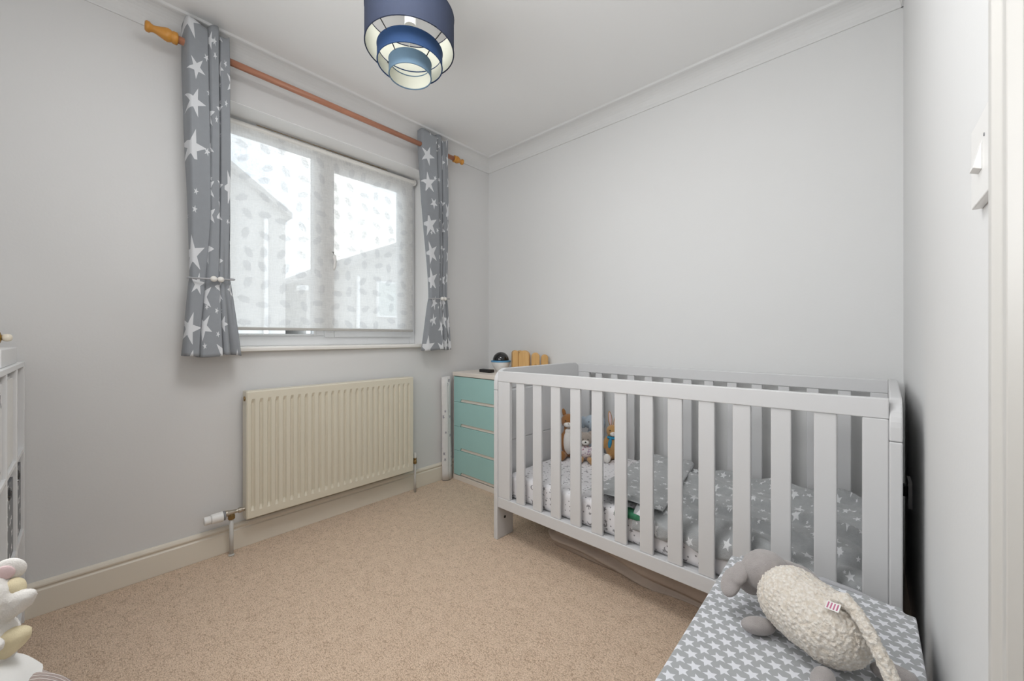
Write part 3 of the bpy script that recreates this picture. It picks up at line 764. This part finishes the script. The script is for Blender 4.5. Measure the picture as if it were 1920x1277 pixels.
# blanket (grey star fleece)
def blanket_fn(x0, x1, y0, y1, zb, drape, seed, th):
    def fn(u, v):
        x = x0 + (x1 - x0) * u; y = y0 + (y1 - y0) * v
        n1 = noise.noise((x * 5.5, y * 5.5, seed)); n2 = noise.noise((x * 13, y * 9, seed + 3)); n3 = noise.noise((x * 3 + y * 7, y * 2, seed + 7))
        z = zb + th + .016 * n1 + .008 * n2 + .014 * abs(n3)
        e = min(u, 1 - u, v, 1 - v)
        if e < .03: z -= th * .6 * (1 - e / .03)
        if v < .10 and drape: z -= drape * (1 - v / .10) ** 1.5; y = y0 + (y1 - y0) * .05 * (v / .10) ** 1.5 * 2
        return (shy(x + .012 * noise.noise((y * 6, 0, seed)) * (1 if u < .02 or u > .98 else 0), y), y, max(z, zb + .004) if v > .10 else z)
    return fn
zt = .327
bk = thing('blanket', 'grey fleece blanket with white stars spread over the cot mattress', 'blanket', (-.3, 1.74, zt))
def bfn(u, v):
    x = -.66 + .69 * u; y = 1.4060 + .650 * v
    n1 = noise.noise((x * 5, y * 5.5, 2)); n2 = noise.noise((x * 14, y * 9, 5)); n3 = noise.noise((x * 2.5 + y * 6, y * 2, 9))
    amp = .55 + .9 * u
    z = zt + .008 + amp * (.014 * (n1 + .6) + .008 * n2) + .030 * amp * max(0, 1 - abs(n3) * 5) 
    if v < .09:
        t = 1 - v / .09; z -= (.052 + .02 * (1 - u)) * t ** 1.3 - .004 * math.sin(u * 9 + 1) * t; y = 1.4055 + .0585 * (1 - t) ** 4
    if v > .93: z += .012 * math.sin((v - .93) / .07 * PI) + .006 * noise.noise((x * 10, 0, 3)) 
    return (shy(x, y), y, z)
bm = grid_mesh(130, 110, bfn, lambda u, v: (u * .69, v * .65)); o = obj('blanket_body', bm, blanket_m, bk); solidify(o, .005)
def ffn(u, v):
    # folded-over corner: a thick doubled flap, outline a skewed quad
    x0 = -.875 + .01 * math.sin(v * 7); x1 = -.560 - .10 * v
    y = 1.425 + .655 * v + .03 * (1 - v) * u
    a = u * 2 * PI  # closed loop across u -> rounded slab section
    x = (x0 + x1) / 2 - (x1 - x0) / 2 * math.cos(a)
    h = .014 + .008 * noise.noise((x * 8, y * 7, 4)) + (.010 if v > .75 else 0) * math.sin((v - .75) * 4 * PI)
    zc = zt + .032 + .004 * noise.noise((x * 5, y * 5, 8)) + (.016 * (v - .6) if v > .6 else 0)
    s = math.sin(a); z = zc + math.copysign(abs(s) ** .55, s) * h
    if z < zt + .002: z = zt + .002 
    if u < .5 and False: z += 0
    if v < .03 or v > .97: z = zc + (z - zc) * .4
    return (shy(x, y), min(y, 2.062), z)
bm = grid_mesh(80, 70, ffn, lambda u, v: (u * .6 + 3, v * .65)); o = obj('folded_flap', bm, blanket_m, bk)
# green cloth corner
bm = grid_mesh(14, 6, lambda u, v: (-.735 + .13 * u, 1.4035 + .05 * v if v > 0 else 1.4035, zt + .002 + .006 * noise.noise((u * 7, v * 3, 1)) - (.018 if v == 0 else 0)))
o = obj('muslin_cloth', bm, green_m, loc=(-.67, 1.42, zt)); solidify(o, .002); tag(o, 'green printed cloth corner under the folded grey blanket', 'cloth')

# ================================================================= SOFT TOYS IN THE COT
def rotz(pts, a, c):
    ca, sa = math.cos(a), math.sin(a)
    return [(c[0] + ca * p[0] - sa * p[1], c[1] + sa * p[0] + ca * p[1], c[2] + p[2]) for p in pts]
def toy(name, label, c, yaw, spec, faces, group=None):
    """spec: list of (centre, radii, (rx,ry,rz)) merged into one soft body; faces: extra parts (name, centre, radii, mat, rot)"""
    t = thing(name, label, 'soft toy', c, group)
    Rz = Matrix.Rotation(yaw, 4, 'Z'); T = Matrix.Translation(c)
    def add(bm, p, r, rot):
        q = T @ Rz @ Vector(p); bm_ball(bm, q, r, Rz @ euler(*rot), 18, 12)
    mats = {}
    for nm, mat, balls in spec:
        bm = bmesh.new()
        for p, r, rot in balls: add(bm, p, r, rot)
        o = obj(nm, bm, mat, t, smooth=True)
        if len(balls) > 1: soft(o, .0032, 5)
    for nm, p, r, mat, rot in faces:
        bm = bmesh.new(); add(bm, p, r, rot); obj(nm, bm, mat, t, smooth=True)
    return t
Z0 = (0, 0, 0)
# toys face -y (local front = -y), yaw turns towards the camera
yaw = math.radians(32)
toy('plush_cat', 'brown soft toy with white muzzle and long white belly in cot corner', (-1.243, 1.840, .3265), yaw,
    [('body', fur_brown, [((0, 0, .085), (.046, .040, .085), Z0), ((0, 0, .205), (.044, .040, .040), Z0), ((0, 0, .155), (.028, .026, .04), Z0),
                          ((-.030, -.045, .018), (.020, .042, .018), (0, 0, -14)), ((.032, -.045, .018), (.020, .042, .018), (0, 0, 14)),
                          ((-.046, -.008, .085), (.013, .015, .055), (0, 14, 0)), ((.046, -.008, .085), (.013, .015, .055), (0, -14, 0))]),
     ('belly', fur_white, [((0, -.022, .090), (.030, .026, .070), Z0), ((0, -.018, .150), (.020, .020, .02), Z0)])],
    [('muzzle', (0, -.024, .190), (.028, .024, .018), fur_white, Z0), ('ear', (-.026, .004, .248), (.011, .007, .026), fur_brown, (0, -14, 0)),
     ('ear', (.026, .004, .248), (.013, .007, .030), fur_pink, (0, 16, 0)), ('foot', (-.034, -.078, .028), (.019, .011, .026), fur_brown, (0, 0, -10)), ('foot', (.034, -.078, .028), (.019, .011, .026), fur_brown, (0, 0, 10)),
     ('eye', (-.016, -.037, .212), (.0035, .0025, .0035), black_m, Z0), ('eye', (.016, -.037, .212), (.0035, .0025, .0035), black_m, Z0), ('nose', (0, -.047, .198), (.004, .003, .003), fur_taupe, Z0)])
toy('plush_bear', 'small taupe soft bear in floral top between the two brown toys', (-1.140, 1.850, .3265), yaw,
    [('body', fur_taupe, [((0, 0, .045), (.034, .030, .045), Z0), ((0, -.004, .120), (.040, .036, .036), Z0), ((-.028, 0, .150), (.014, .010, .014), Z0), ((.028, 0, .150), (.014, .010, .014), Z0)]),
     ('leg', fur_tan, [((-.026, -.045, .016), (.016, .036, .015), (0, 0, -20)), ((-.034, -.080, .020), (.016, .010, .020), Z0)]),
     ('leg', fur_tan, [((.026, -.045, .016), (.016, .036, .015), (0, 0, 20)), ((.036, -.080, .020), (.016, .010, .020), Z0)]),
     ('top', floral_m, [((0, -.008, .050), (.036, .032, .036), Z0), ((-.036, -.012, .060), (.012, .014, .024), (0, 20, 0)), ((.036, -.012, .060), (.012, .014, .024), (0, -20, 0))])],
    [('muzzle', (0, -.034, .108), (.020, .014, .014), fur_white, Z0), ('nose', (0, -.048, .113), (.005, .003, .004), black_m, Z0),
     ('eye', (-.013, -.037, .126), (.003, .003, .003), black_m, Z0), ('eye', (.013, -.037, .126), (.003, .003, .003), black_m, Z0)])
toy('plush_elephant', 'pale blue soft toy head resting above the taupe bear', (-1.165, 1.965, .3265), yaw,
    [('body', fur_lblue, [((0, 0, .060), (.040, .036, .060), Z0), ((0, 0, .120), (.030, .028, .040), Z0), ((0, -.006, .190), (.050, .042, .042), Z0), ((-.005, -.045, .170), (.015, .018, .030), (20, 0, 0)),
                          ((-.03, -.04, .016), (.018, .034, .016), Z0), ((.03, -.04, .016), (.018, .034, .016), Z0)])],
    [('ear', (-.052, .006, .185), (.024, .008, .034), fur_lblue, (0, 0, -20)), ('ear', (.052, .006, .185), (.024, .008, .034), fur_lblue, (0, 0, 20)),
     ('eye', (-.020, -.042, .198), (.003, .003, .004), black_m, Z0), ('eye', (.020, -.042, .198), (.003, .003, .004), black_m, Z0)])
toy('plush_rabbit', 'tan soft rabbit with upright ears and blue scarf beside the cot slats', (-1.040, 1.972, .3265), yaw,
    [('body', fur_tan, [((0, 0, .070), (.042, .038, .070), Z0), ((0, -.004, .158), (.036, .035, .034), Z0), ((0, -.002, .125), (.026, .024, .03), Z0),
                        ((-.040, -.010, .095), (.013, .014, .040), (0, 18, 0)), ((.040, -.010, .095), (.013, .014, .040), (0, -18, 0)),
                        ((-.028, -.040, .018), (.018, .040, .017), (0, 0, -12)), ((.030, -.040, .018), (.018, .040, .017), (0, 0, 12))])],
    [('ear', (-.014, .006, .222), (.012, .007, .044), fur_tan, (0, -6, 0)), ('inner_ear', (-.014, .000, .224), (.008, .004, .036), fur_pink, (0, -6, 0)),
     ('ear', (.018, .006, .218), (.012, .007, .042), fur_tan, (0, 12, 0)), ('inner_ear', (.018, .000, .220), (.008, .004, .034), fur_pink, (0, 12, 0)),
     ('muzzle', (0, -.032, .148), (.018, .013, .013), fur_white, Z0), ('nose', (0, -.045, .153), (.004, .003, .003), fur_pink, Z0),
     ('eye', (-.017, -.034, .166), (.0032, .003, .0038), black_m, Z0), ('eye', (.017, -.034, .166), (.0032, .003, .0038), black_m, Z0),
     ('scarf', (0, -.004, .124), (.037, .035, .012), scarf_m, Z0), ('scarf_tail', (-.018, -.036, .098), (.010, .006, .028), scarf_m, (0, 8, 0)),
     ('foot', (-.036, -.076, .026), (.019, .011, .025), fur_white, (0, 0, -10)), ('foot', (.038, -.076, .026), (.019, .011, .025), fur_white, (0, 0, 10))])

# ================================================================= STORAGE BAG UNDER THE COT
def bag(u, v):
    # u along x, v around a slab cross-section (front bottom -> front top -> back top)
    x = -1.165 + 1.02 * u
    fr = 1.530 + .018 * noise.noise((x * 5, 0, 1)) + (.05 * (1 - u / .06) if u < .06 else 0)
    hgt = .145 - .014 * math.sin(u * 8 + .5)
    if v < .6:
        t = v / .6
        fold = .30 + .22 * math.sin(x * 5.2 + .8)                     # a diagonal crease running along the bag
        bul = .030 * math.sin(min(1, t * 1.2) * PI) * (.7 + .8 * noise.noise((x * 5, t * 2, 3)))
        crease = max(0, 1 - abs(t - fold) * 6)
        y = fr - bul + .022 * crease - .018 * max(0, 1 - abs(t - fold + .16) * 7)
        z = hgt * t + .008 * noise.noise((x * 12, t * 4, 2)) * t
    else:
        t = (v - .6) / .4; y = fr + .44 * t; z = hgt + .008 * noise.noise((x * 7, t * 5, 5)) * (1 - t)
        if t > .95: z = 0
    return (x, y, max(z, .001))
bm = grid_mesh(110, 46, bag); o = obj('storage_bag', bm, drab, loc=(-.65, 1.75, 0)); solidify(o, .003)
tag(o, 'crumpled drab fabric storage bag on the carpet underneath the cot', 'storage bag')

# ================================================================= DRESSER
DX0, DX1, DYF, DYB = -2.170, -1.470, 1.760, 2.140
dr = thing('dresser', 'cream dresser with four mint green drawers between window wall and cot', 'dresser', (-1.82, 1.95, 0))
sbox('carcass', dres_cream, (DX0, DX0 + .006, DYF + .004, DYB, 0, .730), (DX1 - .006, DX1, DYF + .004, DYB, 0, .730), (DX0, DX1, DYB - .006, DYB, 0, .73),
     (DX0 + .006, DX1 - .006, DYF + .02, DYB, .012, .026), parent=dr, bevel=.001)
sbox('top_board', dres_cream, (DX0 - .003, DX1 + .003, DYF - .004, DYB, .730, .758), parent=dr, bevel=.004)
sbox('plinth', dres_cream, (DX0, DX1, DYF + .002, DYF + .016, 0, .033), parent=dr, bevel=.001)
zz = [.724, .546, .375, .205, .034]
for k in range(4):
    z1, z0 = zz[k] + .002, zz[k + 1] + .0035
    xa, xb = DX0 + .008, DX1 - .008; n0, n1 = xa + .078, xb - .078; nh = .021
    P = [(xa, z0), (n0 - .012, z0), (n0, z0 + nh), (n1, z0 + nh), (n1 + .012, z0), (xb, z0), (xb, z1), (xa, z1)]
    bm = bmesh.new(); bm_prism(bm, P, 'y', DYF, DYF + .016); d = obj('drawer', bm, mint, dr, bevel=.0015)
    sbox('finger_pull', dres_cream, (n0 - .012, n1 + .012, DYF + .008, DYF + .0159, z0 + .001, z0 + nh - .001), parent=d)
    sbox('drawer_box', dres_cream, (xa + .01, xb - .01, DYF + .022, DYB - .02, z0 + .004, z1 - .03), parent=d)

# rolled mat standing between wall and dresser
rl = thing('rolled_mat', 'tall white roll with small grey stars standing between wall and dresser', 'mat', (-2.178, 1.712, 0))
bm = grid_mesh(28, 12, lambda u, v: (-2.183 + (.020 + .003 * math.cos(4 * PI * u)) * math.cos(2 * PI * u), 1.716 - .010 * v + (.038 - .002 * v) * math.sin(2 * PI * u) * (1 + .04 * math.sin(9 * v)), .004 + .722 * v),
               lambda u, v: (u * .3, v * .72))
o = obj('sheet', bm, roll_m, rl); solidify(o, .002)
bm = bmesh.new(); bm_prism(bm, [(-2.183 + .019 * math.cos(2 * PI * k / 24), 1.716 + .036 * math.sin(2 * PI * k / 24)) for k in range(24)], 'z', 0, .008); obj('end_cap', bm, black_m, rl)
bm = bmesh.new(); bm_prism(bm, [(-2.183 + .017 * math.cos(2 * PI * k / 24), 1.706 + .033 * math.sin(2 * PI * k / 24)) for k in range(24)], 'z', .66, .722); obj('roll_core', bm, roll_m, rl)

# things on the dresser
DT = .758
gx, gy = -1.930, 2.00
gl = thing('night_light', 'dome night light with black top, blue band and white bowl on dresser', 'night light', (gx, gy, DT))
bm = bmesh.new(); bm_lathe(bm, [(.034, DT), (.036, DT + .004), (.050, DT + .022), (.062, DT + .044), (.068, DT + .066), (.068, DT + .068)], 'z', (gx, gy, 0), 40); obj('bowl_base', bm, white_plastic, gl, smooth=False, bevel=.001)
bm = bmesh.new(); bm_lathe(bm, [(.066, DT + .068), (.071, DT + .069), (.071, DT + .078), (.064, DT + .080)], 'z', (gx, gy, 0), 40); obj('blue_band', bm, blue_plastic, gl, bevel=.001)
bm = bmesh.new(); bm_lathe(bm, [(.0585 * math.cos(a), DT + .080 + .060 * math.sin(a)) for a in [PI / 2 * k / 12 * .99 for k in range(13)]], 'z', (gx, gy, 0), 40); obj('dome', bm, black_gloss, gl, smooth=True)
# remote / phone
bm = bmesh.new(); bm_box(bm, -2.010, -1.900, 1.862, 1.905, DT + .0005, DT + .022)
o = obj('remote_control', bm, black_m, loc=(-1.955, 1.88, DT), bevel=.004); tag(o, 'flat black handset lying on the dresser by the cot end', 'remote control')
# wooden toys: arched pine shapes
def arch_block(label, cx, cy, wdt, hgt, dep, lean=0., notch=True):
    bm = bmesh.new(); P = []
    n = 14
    for k in range(n + 1):
        a = PI - PI * k / n; P.append((wdt / 2 * math.cos(a), hgt - wdt * .5 + wdt * .5 * math.sin(a)))
    if notch: P += [(wdt / 2, 0), (wdt * .20, 0), (wdt * .16, hgt * .34), (0, hgt * .42), (-wdt * .16, hgt * .34), (-wdt * .20, 0), (-wdt / 2, 0)]
    else: P += [(wdt / 2, 0), (-wdt / 2, 0)]
    bm_prism(bm, P, 'y', -dep / 2, dep / 2)
    bmesh.ops.transform(bm, matrix=Matrix.Translation((cx, cy, DT + .0005)) @ Matrix.Rotation(math.radians(38 + lean), 4, 'Z'), verts=bm.verts)
    o = obj('wooden_block', bm, toy_wood, loc=(cx, cy, DT), bevel=.006, seg=3); tag(o, label, 'wooden toy', 'pine shapes on the dresser')
arch_block('pine arch block just behind the dome night light', -1.842, 2.105, .044, .150, .026, -62)
arch_block('narrow rounded pine block right of the night light', -1.812, 2.020, .044, .154, .055, 14, False)
arch_block('wide rounded pine block in the middle of the wooden row', -1.738, 2.035, .078, .154, .034, -20, False)
arch_block('honey pine block with arched cut-out right of the middle', -1.668, 2.068, .056, .140, .026, 4)
arch_block('pale low pine block at right end of the wooden row', -1.618, 2.105, .048, .128, .022, 10, False)

# ================================================================= SWITCH AND SOCKET
sw = thing('light_switch', 'white light switch on the right wall beside the doorway', 'light switch', (XR, .71, 1.217))
sbox('plate', white_plastic, (XR - .0095, XR, .660, .757, 1.168, 1.266), parent=sw, bevel=.0015)
bm = bmesh.new(); bm_prism(bm, [(XR - .0095, 1.235), (XR - .0165, 1.204), (XR - .0095, 1.201)], 'y', .694, .716); obj('rocker', bm, white_plastic, sw, bevel=.0006)
bm = bmesh.new(); bm_lathe(bm, [(.002, XR - .0102), (.002, XR - .009)], 'x', (0, .682, 1.236), 12); obj('screw', bm, grey_plastic, sw)
so = thing('wall_socket', 'white wall socket with black plug in shadow behind the cot end', 'socket', (XR, 1.80, .50))
sbox('plate', white_plastic, (XR - .009, XR, 1.76, 1.84, .46, .545), parent=so, bevel=.0015)
sbox('plug', black_m, (XR - .030, XR - .009, 1.785, 1.815, .49, .525), parent=so, bevel=.003)

# ================================================================= STAR BENCH WITH SHEEP
BZ = .380
bn = thing('padded_bench', 'grey padded box seat with rows of white stars in the near right corner', 'bench', (-.1, .90, 0))
BX0, BX1, BY0, BY1 = -.286, .083, .50, 1.272
bm = bmesh.new(); bm_box(bm, BX0, BX1, BY0, BY1, BZ - .045, BZ)
ed = [e for e in bm.edges if abs(e.verts[0].co.z - e.verts[1].co.z) > .01]
bmesh.ops.bevel(bm, geom=ed, offset=.020, segments=5, affect='EDGES')
o = obj('seat_pad', bm, bench_m, bn, bevel=.007, seg=3); box_uv(o)
uvl = o.data.uv_layers[0]
for d in uvl.data: 
    x_, y_ = d.uv; d.uv = (x_ * .98, y_ * 1.05)
bm = bmesh.new(); bm_box(bm, BX0 + .004, BX1 - .004, BY0 + .004, BY1 - .004, .002, BZ - .047); o = obj('seat_box', bm, bench_m, bn, bevel=.006); box_uv(o)
bm = bmesh.new()
bm_tube(bm, [(-.14, BY1 + .008, BZ - .010), (-.08, BY1 + .013, BZ - .004), (-.02, BY1 + .010, BZ - .006), (.03, BY1 + .006, BZ - .012), (.078, BY1 + .002, BZ - .020)], [.006, .009, .008, .007, .003], 10)
obj('piping', bm, cord_m, bn, smooth=True)

# sheep soft toy
sx, sy, sz = -.080, .982, BZ + .004
ang = math.atan2(-.112, .178)          # head-to-tail direction in plan
ca, sa = math.cos(ang), math.sin(ang)
def SP(a, b, c):                       # a along body (tail +), b sideways, c up
    return (sx + ca * a - sa * b, sy + sa * a + ca * b, sz + c)
Ra = Matrix.Rotation(ang, 4, 'Z')
sh = thing('plush_sheep', 'cream boucle soft toy sheep with grey head lying on the star bench', 'soft toy', (sx, sy, sz))
bm = bmesh.new()
bm_ball(bm, SP(-.003, 0, .066), (.094, .072, .064), Ra, 32, 22); bm_ball(bm, SP(.032, 0, .064), (.066, .070, .062), Ra, 32, 22); bm_ball(bm, SP(-.036, 0, .070), (.064, .070, .064), Ra, 32, 22)
body = obj('body', bm, fleece, sh, smooth=True)
r = body.modifiers.new('remesh', 'REMESH'); r.mode = 'VOXEL'; r.voxel_size = .0022; r.use_smooth_shade = True
s_ = body.modifiers.new('smooth', 'SMOOTH'); s_.factor = .6; s_.iterations = 8
t_ = bpy.data.textures.new('curl', 'CLOUDS'); t_.noise_scale = .0048; t_.noise_depth = 3
d_ = body.modifiers.new('curl', 'DISPLACE'); d_.texture = t_; d_.strength = .008; d_.mid_level = .5; d_.texture_coords = 'LOCAL'
bm = bmesh.new()
bm_ball(bm, SP(-.106, .000, .094), (.042, .052, .042), Ra, 24, 16); bm_ball(bm, SP(-.134, -.012, .058), (.032, .030, .030), Ra @ euler(0, 30, 0), 24, 16)
hd = obj('head', bm, fur_grey, sh, smooth=True); soft(hd, .003, 5); displace(hd, 'CLOUDS', .006, .0015)
bm = bmesh.new(); bm_ball(bm, SP(-.128, -.072, .066), (.021, .036, .013), Ra @ euler(38, 0, 24), 20, 14); bm_ball(bm, SP(-.120, -.056, .088), (.019, .030, .012), Ra @ euler(40, 0, 16), 16, 10); o = obj('ear', bm, fur_grey, sh, smooth=True); soft(o, .003, 4)
bm = bmesh.new(); bm_ball(bm, SP(-.074, .084, .088), (.021, .036, .012), Ra @ euler(-34, 0, -20), 20, 14); bm_ball(bm, SP(-.088, .056, .102), (.016, .030, .011), Ra @ euler(-30, 0, 0), 16, 10); o = obj('ear', bm, fur_grey, sh, smooth=True); soft(o, .003, 4)
for a, b, rr in ((-.060, -.070, -22), (-.060, .070, 22), (.075, -.075, 24), (.100, .062, -44)):
    bm = bmesh.new(); q = SP(a, b, .0145); bm_ball(bm, q, (.018, .034, .0165), Ra @ euler(0, 0, rr), 20, 12); obj('leg', bm, fur_grey, sh, smooth=True)
bm = bmesh.new()
bm_tube(bm, [SP(.045, -.006, .126), SP(.062, -.002, .135), SP(.080, -.004, .128), SP(.105, -.010, .110), SP(.130, -.014, .078), SP(.152, -.018, .045), SP(.168, -.02, .020)],
        [.010, .014, .011, .010, .011, .012, .010], 14)
o = obj('tail', bm, fleece, sh, smooth=True); soft(o, .0022, 3)
d_ = o.modifiers.new('curl', 'DISPLACE'); d_.texture = t_; d_.strength = .007; d_.mid_level = .45
bm = bmesh.new(); q = Vector(SP(.060, -.030, .128)); M = Matrix.Translation(q) @ Ra @ euler(35, -10, 10)
bmesh.ops.create_cube(bm, size=1, matrix=M @ Matrix.Diagonal((.022, .016, .0008, 1)))
lab = obj('care_tag', bm, muslin, sh)
for k in range(4):
    bm = bmesh.new(); bmesh.ops.create_cube(bm, size=1, matrix=M @ Matrix.Translation((-.0075 + .005 * k, 0, .0006)) @ Matrix.Diagonal((.0022, .012, .0005, 1)))
    obj('tag_print', bm, plain('tag_pink%d' % k, (.50, .16, .26), .8), lab)

# ================================================================= CUBE SHELF AT THE LEFT EDGE
SY0, SY1 = -.446, -.146
sf = thing('cube_shelf', 'white cube shelving unit against the wall at left edge', 'shelving unit', (-1.75, -.3, 0))
sxs = [-2.197, -1.985, -1.750, -1.515, -1.280]
sbox('top_board', shelf_m, (sxs[0] - .008, sxs[-1] + .008, SY0, SY1, .903, .919), parent=sf, bevel=.001)
for z in (.602, .318, .04):
    sbox('shelf_board', shelf_m, (sxs[0], sxs[-1], SY0, SY1 - .001, z, z + .014), parent=sf, bevel=.001)
for x in sxs: sbox('upright', shelf_m, (x - .007, x + .007, SY0, SY1 + .0005, 0, .903), parent=sf, bevel=.001)
sbox('back_board', shelf_m, (sxs[0], sxs[-1], SY0 - .004, SY0, .0, .903), parent=sf)
def fabric_box(label, x0, x1, z0, h, mat, ring):
    t = thing('storage_box', label, 'storage box', ((x0 + x1) / 2, -.3, z0))
    bm = bmesh.new(); bm_box(bm, x0 + .012, x1 - .012, SY0 + .02, SY1 - .0065, z0 + .001, z0 + h)
    bmesh.ops.bevel(bm, geom=[e for e in bm.edges], offset=.006, segments=2, affect='EDGES')
    o = obj('fabric_shell', bm, mat, t); box_uv(o)
    if ring:
        cxx = (x0 + x1) / 2; pts = [(cxx + .016 * math.cos(a), SY1 - .0060, z0 + h - .034 + .016 * math.sin(a)) for a in [2 * PI * k / 20 for k in range(21)]]
        bm = bmesh.new(); bm_tube(bm, pts, .004, 8); obj('eyelet', bm, black_gloss, t)
        bm = bmesh.new(); bm_lathe(bm, [(.013, SY1 - .0068), (.013, SY1 - .0055)], 'y', (cxx, 0, z0 + h - .034), 20); obj('eyelet_hole', bm, black_m, t)
fabric_box('white fabric box in top row, second compartment from window wall', sxs[1], sxs[2], .616, .27, muslin, False)
fabric_box('white printed fabric box with black eyelet in the top row', sxs[2], sxs[3], .616, .27, boxprint_m, True)
fabric_box('dark grey star storage box with eyelet, middle row next to window wall', sxs[0], sxs[1], .332, .245, box_star_m, True)
fabric_box('dark grey star storage box with eyelet, second from window wall', sxs[1], sxs[2], .332, .245, box_star_m, True)
# on the shelf: white block and turned ornament
bm = bmesh.new(); bm_box(bm, -2.118, -1.76, -.42, -.156, .9195, .972)
o = obj('white_box', bm, shelf_m, loc=(-1.8, -.3, .9195), bevel=.003); tag(o, 'low white box on top of the cube shelf', 'box')
on = thing('ornament', 'turned gold and pearl ornament lying on the white box', 'ornament', (-2.085, -.25, .972))
def lx(bm, prof, seg=28): bm_lathe(bm, [(q * .82, -.1625 - (t + 1.735) * .8) for q, t in prof], 'y', (-2.085, 0, 1.004), seg)
bm = bmesh.new(); lx(bm, [(.004, -1.735), (.012, -1.732), (.0155, -1.722), (.013, -1.712), (.010, -1.708)]); obj('pearl_tip', bm, pearl_m, on, smooth=True)
bm = bmesh.new(); lx(bm, [(.010, -1.708), (.022, -1.704), (.024, -1.698), (.017, -1.694), (.026, -1.688), (.029, -1.680), (.024, -1.676), (.030, -1.668), (.033, -1.655), (.030, -1.648)]); obj('turned_neck', bm, gold_m, on, smooth=True)
bm = bmesh.new(); lx(bm, [(.030, -1.648), (.036, -1.640), (.038, -1.620), (.038, -1.560), (.030, -1.55)]); obj('body', bm, pearl_m, on, smooth=True)

# ================================================================= WHITE SOFT TOY AND CLOTHS, BOTTOM LEFT
st = thing('stool', 'low white stool under the heap of cloths at bottom left', 'stool', (-.92, -.25, 0))
sbox('seat', stool_m, (-1.04, -.80, -.42, -.080, .38, .41), parent=st, bevel=.004)
for x in (-1.03, -.85):
    for y in (-.40, -.12): sbox('leg', stool_m, (x, x + .03, y, y + .03, 0, .38), parent=st, bevel=.002)
def heap(name, label, cat, mat, cx, cy, rx, ry, z0, h, seed, drop=.0):
    def fn(u, v):
        a = 2 * PI * u; r = v
        n = .10 * noise.noise((math.cos(a) * 1.5, math.sin(a) * 1.5, seed)) + .04 * noise.noise((math.cos(a) * 5, math.sin(a) * 5, seed + 2))
        x = cx + rx * r * (1 + n) * math.cos(a); y = cy + ry * r * (1 + n) * math.sin(a)
        z = z0 + h * (1 - r ** 5) + .010 * noise.noise((x * 18, y * 18, seed)) * (1 - r * .6)
        return (x, y, max(z, z0 + .001))
    bm = grid_mesh(90, 24, fn, lambda u, v: (u, v)); bmesh.ops.remove_doubles(bm, verts=bm.verts, dist=.0002)
    o = obj(name, bm, mat, loc=(cx, cy, z0)); tag(o, label, cat); return o
heap('knitted_blanket', 'pale pink knitted blanket heaped at the bottom left edge', 'blanket', knit_m, -.945, -.165, .165, .164, .4115, .084, 3)
heap('muslin_cloth', 'crumpled white muslin cloth on the pink knitted blanket', 'cloth', muslin, -.955, -.165, .130, .118, .470, .050, 8)
bx, by, bz = -1.0, -.116, .490
Rw = Matrix.Rotation(math.radians(48), 4, 'Z')
wt = thing('plush_unicorn', 'white soft toy with pink ear and yellow mane sitting on muslin cloth', 'soft toy', (bx, by, bz))
def W(a, b, c): v = Rw @ Vector((a, b, 0)); return (bx + v.x, by + v.y, bz + c)
bm = bmesh.new()
bm_ball(bm, W(0, 0, .045), (.050, .045, .055), Rw); bm_ball(bm, W(.005, 0, .115), (.043, .040, .040), Rw)
bm_ball(bm, W(.040, .012, .098), (.040, .016, .017), Rw @ euler(0, -34, 0)); bm_ball(bm, W(.040, -.03, .060), (.036, .015, .016), Rw @ euler(0, -20, 0))
o = obj('body', bm, fur_white, wt, smooth=True); soft(o, .003, 4); displace(o, 'CLOUDS', .008, .004)
bm = bmesh.new(); bm_ball(bm, W(.036, .004, .042), (.044, .019, .019), Rw @ euler(0, -34, 0)); o = obj('leg', bm, fur_yellow, wt, smooth=True); displace(o, 'CLOUDS', .008, .003)
bm = bmesh.new(); bm_ball(bm, W(.030, .02, .152), (.019, .008, .017), Rw @ euler(0, 12, 20)); obj('ear', bm, fur_white, wt, smooth=True)
bm = bmesh.new(); bm_ball(bm, W(.031, .012, .151), (.012, .004, .011), Rw @ euler(0, 12, 20)); obj('inner_ear', bm, fur_pink, wt, smooth=True)
bm = bmesh.new(); bm_ball(bm, W(-.030, -.02, .152), (.018, .008, .016), Rw @ euler(0, -12, -20)); obj('ear', bm, fur_white, wt, smooth=True)
bm = bmesh.new(); bm_ball(bm, W(.040, .016, .124), (.014, .012, .016), Rw); obj('mane', bm, fur_yellow, wt, smooth=True)
bm = bmesh.new(); bm_ball(bm, W(.012, -.038, .106), (.022, .016, .016), Rw); obj('muzzle', bm, fur_white, wt, smooth=True)
for s in (-1, 1):
    bm = bmesh.new(); bm_ball(bm, W(.012 + .016 * s, -.036, .126), (.0035, .003, .004), Rw); obj('eye', bm, black_m, wt, smooth=True)
